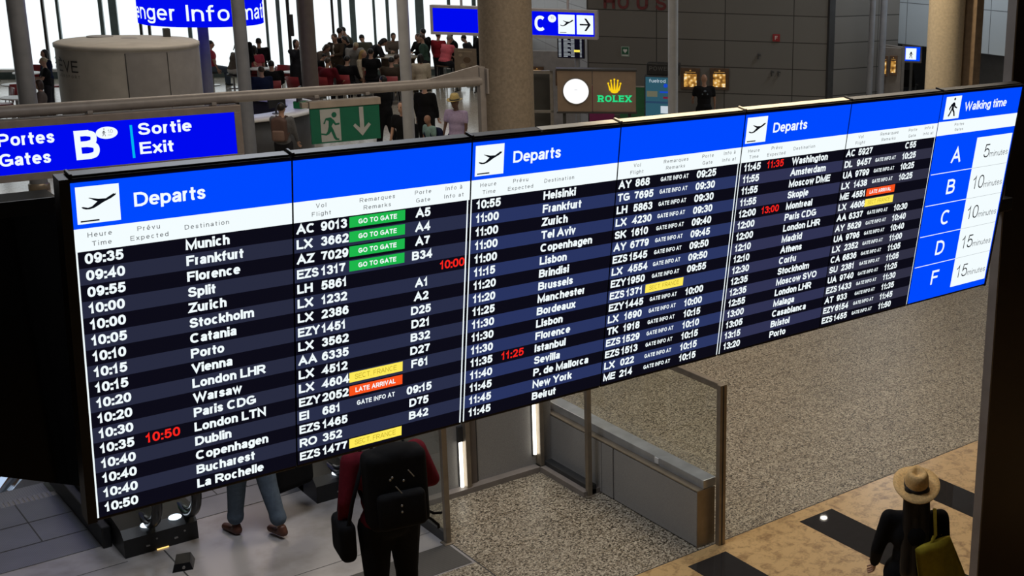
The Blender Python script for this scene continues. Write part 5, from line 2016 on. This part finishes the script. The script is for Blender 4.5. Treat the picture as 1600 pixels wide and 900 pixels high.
person('tall black dressed person in front of the window, head turned away', 17.1, 39.4, math.radians(-70), 1.80, top='black', coat=.5, hair=('black', 'short'), group=cafe)
p, J, S, Hd, Rh, k = person('person in dark brown jacket and white shirt facing the camera among the crowd', 16.4, 38.1, math.radians(120), 1.76, hp=18, arms=((28, 10, 62), (28, 10, 70)), top='brown', coat=.35, bottom='grey', hair=('brown', 'short'), face=True, group=cafe)
c = MB()
c.sphere(S((0, .115, .34)), (.035 * k, .03 * k, .17 * k))
c.build('shirt_front', CL['white'], p)
person('dark clad child crouching in front of the person in the brown jacket', 15.35, 37.25, math.radians(-100), 1.35, lean=30, arms=((40, 5, 30), (40, 5, 30)), top='black', hair=('black', 'short'), group=cafe)
person('person with pale cap and grey shirt bending forward behind the blonde person', 16.85, 38.0, math.radians(170), 1.70, lean=34, hp=25, arms=((40, 6, 20), (40, 6, 20)), top='lightgrey', bottom='grey', hair=('sand', 'short'), group=cafe)
person('blonde long-haired person in cream top sitting beside the black T-shirt', 16.95, 37.50, math.radians(-150), 1.70, seat=.46, legs=SIT, top='cream', bottom='brown', hair=('blonde', 'long'), face=True, group=cafe)
person('dark haired person in black T-shirt seen from behind, right of the blonde', 16.6, 36.2, F_AWAY, 1.72, seat=.62, legs=SIT, top='black', sleeve='short', bottom='charcoal', hair=('black', 'short'), group=cafe)
person('tall person in olive shirt leaning forward in front of the windows', 17.60, 39.75, math.radians(60), 1.82, lean=14, hp=10, top='olive', bottom='charcoal', hair=('black', 'short'), group=cafe)
person('stooping person in dark clothes left of the olive shirt', 17.25, 38.7, math.radians(100), 1.70, lean=25, hp=10, top='black', hair=('black', 'bob'), group=cafe)
person('person in grey-green shirt bent over, right of the olive shirt', 17.70, 38.90, math.radians(-10), 1.72, lean=34, hp=8, top='olive', sleeve='short', hair=('black', 'short'), group=cafe)
person('person in black jacket leaning over the round bar table from the left', 17.45, 38.25, math.radians(-120), 1.76, lean=38, hp=10, arms=((60, 8, 30), (60, 8, 30)), top='charcoal', hair=('black', 'bob'), group=cafe)
person('person in brown top at the far side of the round bar table', 18.60, 38.95, math.radians(170), 1.66, lean=8, hp=15, arms=((40, 8, 60), (40, 8, 60)), top='taupe', hair=('brown', 'short'), group=cafe)
person('person in dark jacket at the right end of the round bar table', 19.25, 38.25, math.radians(100), 1.66, lean=10, arms=((40, 8, 60), (40, 8, 60)), top='black', hair=('brown', 'short'), group=cafe)
person('tall dark person right of the pale column in the crowd, hair against the window', 19.55, 38.70, math.radians(20), 1.76, top='black', hair=('black', 'short'), group=cafe)
person('person in dark green shirt standing right of the pale column', 18.95, 37.5, math.radians(60), 1.70, lean=4, top='green', sleeve='long', bottom='charcoal', hair=('brown', 'short'), group=cafe)
person('dark haired person in cream top sitting low behind the pale column', 17.95, 35.8, math.radians(-20), 1.70, seat=.45, legs=SIT, top='cream', bottom='brown', hair=('black', 'bob'), group=cafe)
person('person in pink T-shirt sitting on a bar stool, seen from behind', 19.75, 37.75, math.radians(-80), 1.78, seat=.76, lean=16, legs=((70, 62), (70, 62)), arms=((48, 10, 30), (48, 10, 30)), top='pink', sleeve='short', bottom='charcoal', hair=('grey', 'short'), group=cafe, bulk=1.1)
person('person in red top behind the pink T-shirt', 20.0, 38.6, math.radians(-60), 1.64, top='red', hair=('brown', 'short'), group=cafe)
person('dark haired person facing the pink T-shirt across the bar', 20.50, 38.42, math.radians(60), 1.66, lean=10, top='black', hair=('black', 'short'), group=cafe)
person('dark person leaning beside the brown poster stand', 20.85, 38.00, math.radians(40), 1.60, lean=20, top='charcoal', hair=('black', 'short'), group=cafe)
person('long haired dark person standing behind the brown poster stand', 21.30, 38.25, math.radians(100), 1.72, top='black', coat=.4, hair=('black', 'long'), group=cafe)
person('dark person half hidden by the beige column, behind the striped stand', 21.7, 37.3, math.radians(150), 1.72, top='black', hair=('brown', 'short'), group=cafe)
FRONT_CHAIRS = []
for x, y, r, l, tp, hr_ in ((13.6, 35.9, -20, 'dark person sitting low left of the long black coat, in front', 'black', 'black'), (15.15, 36.0, -60, 'burgundy dressed person sitting low right of the long black coat', 'burgundy', 'brown'), (15.85, 36.25, -50, 'black dressed person sitting low beside the crouching child', 'black', 'black'),
                         (16.80, 35.35, -35, 'dark brown dressed person sitting low in front of the grey cap', 'brown', 'black'), (17.25, 36.1, -80, 'olive dressed person sitting low right of the black T-shirt', 'olive', 'brown'), (16.0, 38.9, 60, 'charcoal dressed person standing behind the taupe top', 'charcoal', 'black')):
    person(l, x, y, math.radians(r), 1.72, seat=None if 'standing' in l else .44, lean=8, legs=((4, 6), (-4, 6)) if 'standing' in l else SIT, arms=((30, 8, 50), (30, 8, 50)), top=tp, hair=(hr_, 'short'), group=cafe, bulk=1.1)
    if 'standing' not in l:
        FRONT_CHAIRS.append((x, y, math.radians(r), 'red chair under the ' + l.replace(' sitting low', '').replace(', in front', '')))
# left group behind the kiosk
left = 'people beside the round kiosk'
person('dark haired person standing against the window left of the kiosk', 8.72, 38.3, math.radians(100), 1.64, top='navy', hair=('black', 'bob'), group=left)
person('blond person in black top standing left of the kiosk', 8.40, 37.1, math.radians(80), 1.56, top='black', sleeve='short', arms=((20, 8, 70), (20, 8, 70)), hair=('sand', 'short'), face=True, group=left)
person('brown haired person in taupe top sitting lowest left of the kiosk', 7.70, 34.7, math.radians(70), 1.66, seat=.45, legs=SIT, top='taupe', hair=('brown', 'bob'), face=True, group=left)
# hall in front
p, J, S, Hd, Rh, k = person('person with brown backpack standing at the round information desk', 9.80, 25.55, math.radians(-38), 1.70, top='grey', bottom='charcoal', hair=('black', 'short'), arms=((30, 10, 70), (12, 8, 20)))
backpack('brown rucksack on the back of the person at the information desk', tuple(Vector((9.80, 25.55, .98)) - Vector((-math.sin(math.radians(-38)), math.cos(math.radians(-38)), 0)) * .12), math.radians(-38), mat('brown_rucksack', (.085, .045, .035), .7), .30, .46, .16, pocket=mat('tan_pocket', (.16, .10, .08), .7))
person('dark dressed person standing behind the pale column, back turned', 13.6, 27.0, F_AWAY, 1.78, top='black', coat=.5, bottom='black', hair=('black', 'short'))
p, *_ = person('dark dressed person pulling a suitcase, half hidden by the exit sign', 13.3, 28.4, math.radians(20), 1.76, top='black', bottom='black', hair=('black', 'short'), legs=((14, 6), (-10, 16)))
person('person in black T-shirt standing half behind the pale column', 11.72, 24.25, math.radians(120), 1.76, top='black', sleeve='short', bottom='black', hair=('brown', 'short'), skin=0, bulk=1.05, face=True)
person('bald child with small backpack in front of the person in the purple shirt', 12.42, 24.45, math.radians(100), 1.40, lean=6, top='teal', sleeve='short', bottom='navy', hair=('grey', 'bald'), skin=1)
backpack('small dark backpack with red trim on the bald child', tuple(Vector((12.42, 24.45, .78)) - Vector((-math.sin(math.radians(100)), math.cos(math.radians(100)), 0)) * .10), math.radians(100), CL['navy'], .26, .34, .13, pocket=CL['rose'])
person('person in purple polo shirt and yellow straw hat walking towards the board', 12.95, 24.35, math.radians(118), 1.77, bulk=1.14, top='lilac', sleeve='short', bottom='navy', hair=('grey', 'short'), skin=2, face=True, hp=6, hat=(STRAW_Y, mat('dark_hat_band', (.02, .02, .02), .6), .170), legs=((10, 6), (-8, 12)))
p, J, S, Hd, Rh, k = person('person in black T-shirt with pale back print facing the grey wall', 19.9, 24.75, math.radians(-30), 1.80, bulk=1.1, top='black', sleeve='short', bottom='black', hair=('grey', 'bald'), skin=1, arms=((20, 12, 50), (6, 12, 12)))
c = MB()
for px, pz, r in ((0, .05, .035), (-.05, -.02, .03), (.05, -.02, .03), (0, -.05, .025), (0, .0, .02)):
    c.sphere(S((px, -.138, .38 + pz)), (r, .006, r * .8), seg=12, rings=6)
c.build('back_print', mat('back_print', (.10, .13, .16), .8), p)
person('dark haired person bending behind the glass display case', 15.3, 24.9, math.radians(150), 1.62, lean=15, top='charcoal', hair=('black', 'long'), group='people behind the display case')
person('person in magenta top behind the glass display case, nearer the beige column', 14.55, 24.6, math.radians(200), 1.60, top=mat('cloth_magenta', (.16, .01, .08), .8), hair=('black', 'bob'), group='people behind the display case')

# suitcase and cafe furniture in that group
t = thing('suitcase', 'black upright suitcase beside the person half hidden by the exit sign', 'suitcase', (13.75, 28.15, 0), math.radians(20))
a = MB()
a.box((-.20, -.12, .05), (.20, .12, .62), bev=.035)
a.build('shell', CL['black'], t)
a = MB()
for s in (-1, 1):
    a.cyl((.13 * s, -.11, .62), (.13 * s, -.11, .98), .010, n=8)
a.cyl((-.14, -.11, .98), (.14, -.11, .98), .014, n=8)
a.build('pull_handle', M['steel'], t)
for sx in (-1, 1):
    for sy in (-1, 1):
        a = MB()
        a.cyl((.16 * sx - .012, .08 * sy, .03), (.16 * sx + .012, .08 * sy, .03), .03, n=14)
        a.build('wheel', M['rubber'], t)

t = thing('bar_table', 'round brown bar table in the middle of the cafe crowd', 'table', (18.25, 37.9, 0))
a = MB()
a.lathe([(.62, 1.06), (.64, 1.08), (.62, 1.10), (.001, 1.10)], n=40)
a.build('table_top', mat('bar_top', (.30, .24, .17), .4), t)
a = MB()
a.lathe([(.50, 0), (.50, 1.06)], n=40)
a.build('drum', mat('bar_drum', (.10, .07, .045), .6), t)
t = thing('bar_stool', 'dark square bar stool under the person in the pink T-shirt', 'stool', (19.75, 37.75, 0), math.radians(-80))
a = MB()
a.box((-.2, -.2, .71), (.2, .2, .75), bev=.01)
a.build('seat', M['wood_dark'], t)
for sx in (-1, 1):
    for sy in (-1, 1):
        a = MB()
        a.box((.17 * sx - .015, .17 * sy - .015, 0), (.17 * sx + .015, .17 * sy + .015, .71))
        a.build('leg', M['steel'], t)
a = MB()
a.box((-.16, -.18, .30), (.16, -.16, .33))
a.box((-.16, .16, .30), (.16, .18, .33))
a.build('foot_rest', M['steel'], t)


def stand(label, o, w, h, m, extra):
    t = thing('poster_stand', label, 'poster stand', mx=frame(o, ex, (0, 0, 1)))
    a = MB()
    a.box((-.02, .42, -.03), (w + .02, h, 0), bev=.004)
    a.build('board', m, t)
    extra(t)
    for x in (0.02, w - .02):
        a = MB()
        a.box((x - .02, 0, -.04), (x + .02, .44, .0))
        a.box((x - .02, 0, -.25), (x + .02, .03, .2))
        a.build('leg', M['dark'], t)


def food_poster(t):
    a = MB()
    for px, pz, r, q in ((.38, 1.0, .12, 1), (.25, .82, .09, 2), (.5, .78, .07, 1), (.18, 1.15, .06, 2)):
        a.disc(px, pz, r, r * .8, .003, q - 1, n=18)
    a.rect(.05, .44, .62, .62, .003, 2)
    a.rect(.1, 1.25, .55, 1.29, .003, 1)
    a.build('poster_print', [mat('print_brown', (.13, .08, .04), .6), mat('print_tan', (.36, .28, .18), .6), mat('print_red', (.25, .05, .03), .6)], t)


def stripes(t):
    a = MB()
    for k in range(9):
        a.rect(.03, .50 + .09 * k, .22, .545 + .09 * k, .003, 0)
    a.rect(.22, .44, .40, 1.3, .003, 0)
    a.build('stripes', mat('print_orange_red', (.45, .06, .02), .6), t)


stand('brown food poster stand left of the beige column', Vector((19.72, 37.02, 0)), .66, 1.36, mat('poster_tan', (.22, .165, .11), .6), food_poster)
stand('white and orange-red striped poster stand touching the beige column in view', Vector((20.55, 36.0, 0)), .42, 1.36, mat('poster_white', (.5, .44, .38), .6), stripes)

for x, y, r, l in FRONT_CHAIRS:
    red_chair(l, x, y, r)
for x, y, r, l in ((14.5, 36.4, -60, 'empty red chair left of the burgundy dressed person'), (15.5, 36.9, -20, 'empty red chair behind the crouching child'), (16.9, 36.75, -50, 'empty red chair between the blonde and the olive dressed person'), (17.65, 36.6, -30, 'empty red chair left of the cream top behind the pale column')):
    red_chair(l, x, y, math.radians(r))
cc = [(9.2, 42.0, 2.4), (8.6, 41.0, .4), (9.3, 40.3, 1.2), (8.3, 39.2, 2.0), (7.9, 38.2, .2), (7.4, 37.2, 1.5), (14.6, 38.9, 1.2), (14.2, 38.1, .3), (15.0, 39.0, 2.2), (14.75, 40.25, -.35)]
cl = ['red chair farthest at the window, far left', 'red chair second from the window, far left', 'red chair turned sideways near the window, far left', 'red chair in the middle row, far left', 'red chair before the white table, far left', 'red chair nearest the pipe railing, far left',
      'red chair left of the person in the long black coat', 'red chair nearest the dark seated person', 'red chair behind the long black coat at the table', 'red chair under the person in the rose top']
for (x, y, r), l in zip(cc, cl):
    red_chair(l, x, y, r)
for (x, y), l in zip(((8.9, 41.3), (8.1, 38.8), (7.5, 36.2), (14.6, 39.6), (15.2, 38.3)), ('white round cafe table at the window, far left', 'white round cafe table in the middle, far left', 'white round cafe table nearest the railing pipe, far left', 'white round cafe table by the person in the rose top', 'white round cafe table at the person in the long coat')):
    cafe_table(l, x, y)
for (x, y), l in zip(((12.95, 34.9), (16.95, 37.5), (16.6, 36.2), (17.95, 35.8), (7.70, 34.7), (14.36, 41.0), (14.05, 41.9), (15.35, 41.4)), ('dark stool under the dark seated person left of the long coat', 'dark stool under the blonde person', 'dark stool under the black T-shirt in the cafe', 'dark stool under the cream top behind the pale column', 'dark stool under the taupe top left of the kiosk', 'dark stool under the ponytail person', 'dark stool behind the bluish post', 'dark stool under the black jacket by the window')):
    t = thing('stool', l, 'stool', (x, y, 0), 0, 'dark cafe stools')
    h = .60 if l.endswith('T-shirt in the cafe') else .43
    a = MB()
    a.cyl((0, 0, h - .05), (0, 0, h), .19, n=24)
    a.build('seat', M['dark'], t)
    a = MB()
    a.cyl((0, 0, .02), (0, 0, h - .05), .03, n=12)
    a.cyl((0, 0, 0), (0, 0, .02), .2, n=24)
    a.build('pedestal', M['steel'], t)

# ---- large figures in the foreground
NV = .015
# person with the big black backpack
bx, by, br = 3.87, 8.60, math.radians(-10)
p, J, S, Hd, Rh, k = person('person in dark red jacket and black trousers wearing a big black backpack', bx, by, br, 1.86, bulk=1.20, lean=4, arms=((-6, 14, 22), (6, 24, 62)), legs=((-7, 8), (9, 6)), stance=.055,
                            top='burgundy', bottom='black', shoes='black', hair=('black', 'bob'), voxel=NV)
fw = Vector((-math.sin(br), math.cos(br), 0))
t = backpack('big black backpack with hanging straps on the person in dark red', tuple(Vector((bx, by, 1.06)) - fw * .135), br, CL['black'], .44, .60, .25, lean=4)
RBL = Matrix.Rotation(br, 4, 'Z')
a = MB()
a.tube([(.17, -.10, .05), (.24, -.14, .0), (.29, -.15, -.06), (.30, -.12, -.10)], .011, n=6, flat=.5)
a.tube([(.20, -.12, .08), (.27, -.12, .03), (.33, -.12, .02)], .011, n=6, flat=.5)
a.build('loose_strap', CL['black'], t)
zz = mat('zip_metal', (.35, .35, .33), .4, .6)
a = MB()
for q in ((-.07, -.30, .47), (-.085, -.30, .455), (.01, -.30, .43), (-.02, -.33, .25), (-.02, -.33, .20)):
    a.sphere(q, (.008, .006, .010), seg=8, rings=6)
a.tube([(.05, -.285, .50), (.09, -.285, .44)], .004, n=6)
a.tube([(-.05, -.305, .40), (-.01, -.315, .34)], .004, n=6)
a.build('zip_pull', zz, t)

t = thing('messenger_bag', 'black shoulder bag hanging at the left hip of the backpack wearer', 'bag', (bx, by, 0), br)
v = MB()
v.bm(_bev_box((.12, .34, .32), .05), 0, True, Matrix.Translation((-.33, .02, .93)))
remesh(v, .016, 5).build('bag_body', CL['black'], t)
a = MB()
a.tube([(-.33, -.12, 1.05), (-.29, -.13, 1.25), (-.20, -.10, 1.52), (-.16, .02, 1.56), (-.22, .14, 1.42), (-.31, .16, 1.2), (-.33, .15, 1.05)], .015, n=8, flat=.4)
a.build('strap', CL['black'], t)

# person in rolled-up jeans stepping onto the escalator
jx, jy, jr = 3.70, 10.98, math.radians(14)
p, J, S, Hd, Rh, k = person('person in rolled-up jeans and brown shoes stepping towards the right escalator', jx, jy, jr, 1.72, legs=((13, 3), (-12, 8)), arms=((10, 8, 14), (-4, 16, 14)),
                            top='charcoal', bottom='jeans', shoes='brown', hair=('brown', 'long'), cuffs=True, voxel=NV)
wr = Matrix.Translation((jx, jy, 0)) @ Matrix.Rotation(jr, 4, 'Z') @ J['arm', 1][2]
t = thing('shoulder_bag', 'large black bag hanging from the right hand of the person in jeans', 'bag', (wr.x + .10, wr.y, 0), jr)
v = MB()
v.bm(_bev_box((.42, .18, .34), .06), 0, True, Matrix.Translation((0, 0, wr.z - .40)))
v.sphere((0, 0, wr.z - .26), (.17, .07, .09))
remesh(v, .016, 6).build('bag_body', CL['black'], t)
a = MB()
for s in (-1, 1):
    a.tube([(-.12, .05 * s, wr.z - .24), (-.10, .03 * s, wr.z - .10), (-.08, 0, wr.z - .055), (.02, .03 * s, wr.z - .10), (.12, .05 * s, wr.z - .24)], .011, n=8)
a.build('handle', CL['black'], t)

# person with the straw hat
hx, hy, hr = 6.44, 5.53, math.radians(-40)
p, J, S, Hd, Rh, k = person('person with straw hat, long dark hair and black jacket walking away', hx, hy, hr, 1.64, bulk=1.08, arms=((4, 16, 34), (-2, 9, 20)), coat=.12, legs=((8, 6), (-8, 12)),
                            top='black', bottom='grey', shoes='black', hair=('black', 'verylong'), voxel=NV, hat=(STRAW, mat('black_hat_band', (.006, .006, .006), .6), .203, 17))
c = MB()
for s in (-1, 1):
    pass
HB = lambda a: S(a)
c.sphere(HB((-.02, -.148, .055)), .010)
c.sphere(HB((.05, -.148, .065)), .010)
c.build('button', zz, p)
HM = Matrix.Translation((hx, hy, 0)) @ Matrix.Rotation(hr, 4, 'Z')
t = thing('tote_bag', 'mustard yellow tote bag hanging from the right shoulder of the straw hat wearer', 'bag', mx=HM)
a = MB()
bw = [(-.02, -.20, 1.20), (.24, -.13, 1.27), (.43, -.08, .82), (.06, -.21, .72)]
off = Vector((.03, .07, 0))
mid = lambda p, q, f: tuple(Vector(p).lerp(Vector(q), f))
n = 8
vs, fs = [], []
for sgn in (0, 1):
    for i in range(n + 1):
        for j in range(n + 1):
            u_, v_ = i / n, j / n
            q = Vector(bw[0]).lerp(Vector(bw[1]), u_).lerp(Vector(bw[3]).lerp(Vector(bw[2]), u_), v_)
            bul = math.sin(PI * u_) * (.25 + .75 * math.sin(PI * min(1, v_ * .55 + .25))) * .035 + .006 * math.sin(9 * u_ + 5 * v_)
            d = Vector((-.2, 1, 0)).normalized()
            vs.append(tuple(q + d * (bul if sgn else -bul)))
N = (n + 1) ** 2
for sgn in (0, 1):
    for i in range(n):
        for j in range(n):
            f = [sgn * N + i * (n + 1) + j, sgn * N + (i + 1) * (n + 1) + j, sgn * N + (i + 1) * (n + 1) + j + 1, sgn * N + i * (n + 1) + j + 1]
            fs.append(f if sgn else f[::-1])
for i in range(n):
    for a_, b_ in (((i) * (n + 1), (i + 1) * (n + 1)), (i * (n + 1) + n, (i + 1) * (n + 1) + n), (i, i + 1), (n * (n + 1) + i, n * (n + 1) + i + 1)):
        fs.append([a_, b_, b_ + N, a_ + N])
a.add(vs, fs, 0, True)
YEL = mat('mustard_canvas', (.34, .27, .012), .85, 0, .08, 25)
a.build('bag_body', YEL, t)
sh = J['arm', 1][0]
a = MB()
a.tube([(.10, -.17, 1.22), (.12, -.165, 1.28), (sh.x - .05, sh.y - .12, sh.z - .08), (sh.x - .05, sh.y - .03, sh.z + .085), (sh.x - .04, sh.y + .09, sh.z - .03), (.16, .10, 1.28), (.20, -.06, 1.24)], .014, n=8, flat=.4)
a.build('strap', YEL, t)
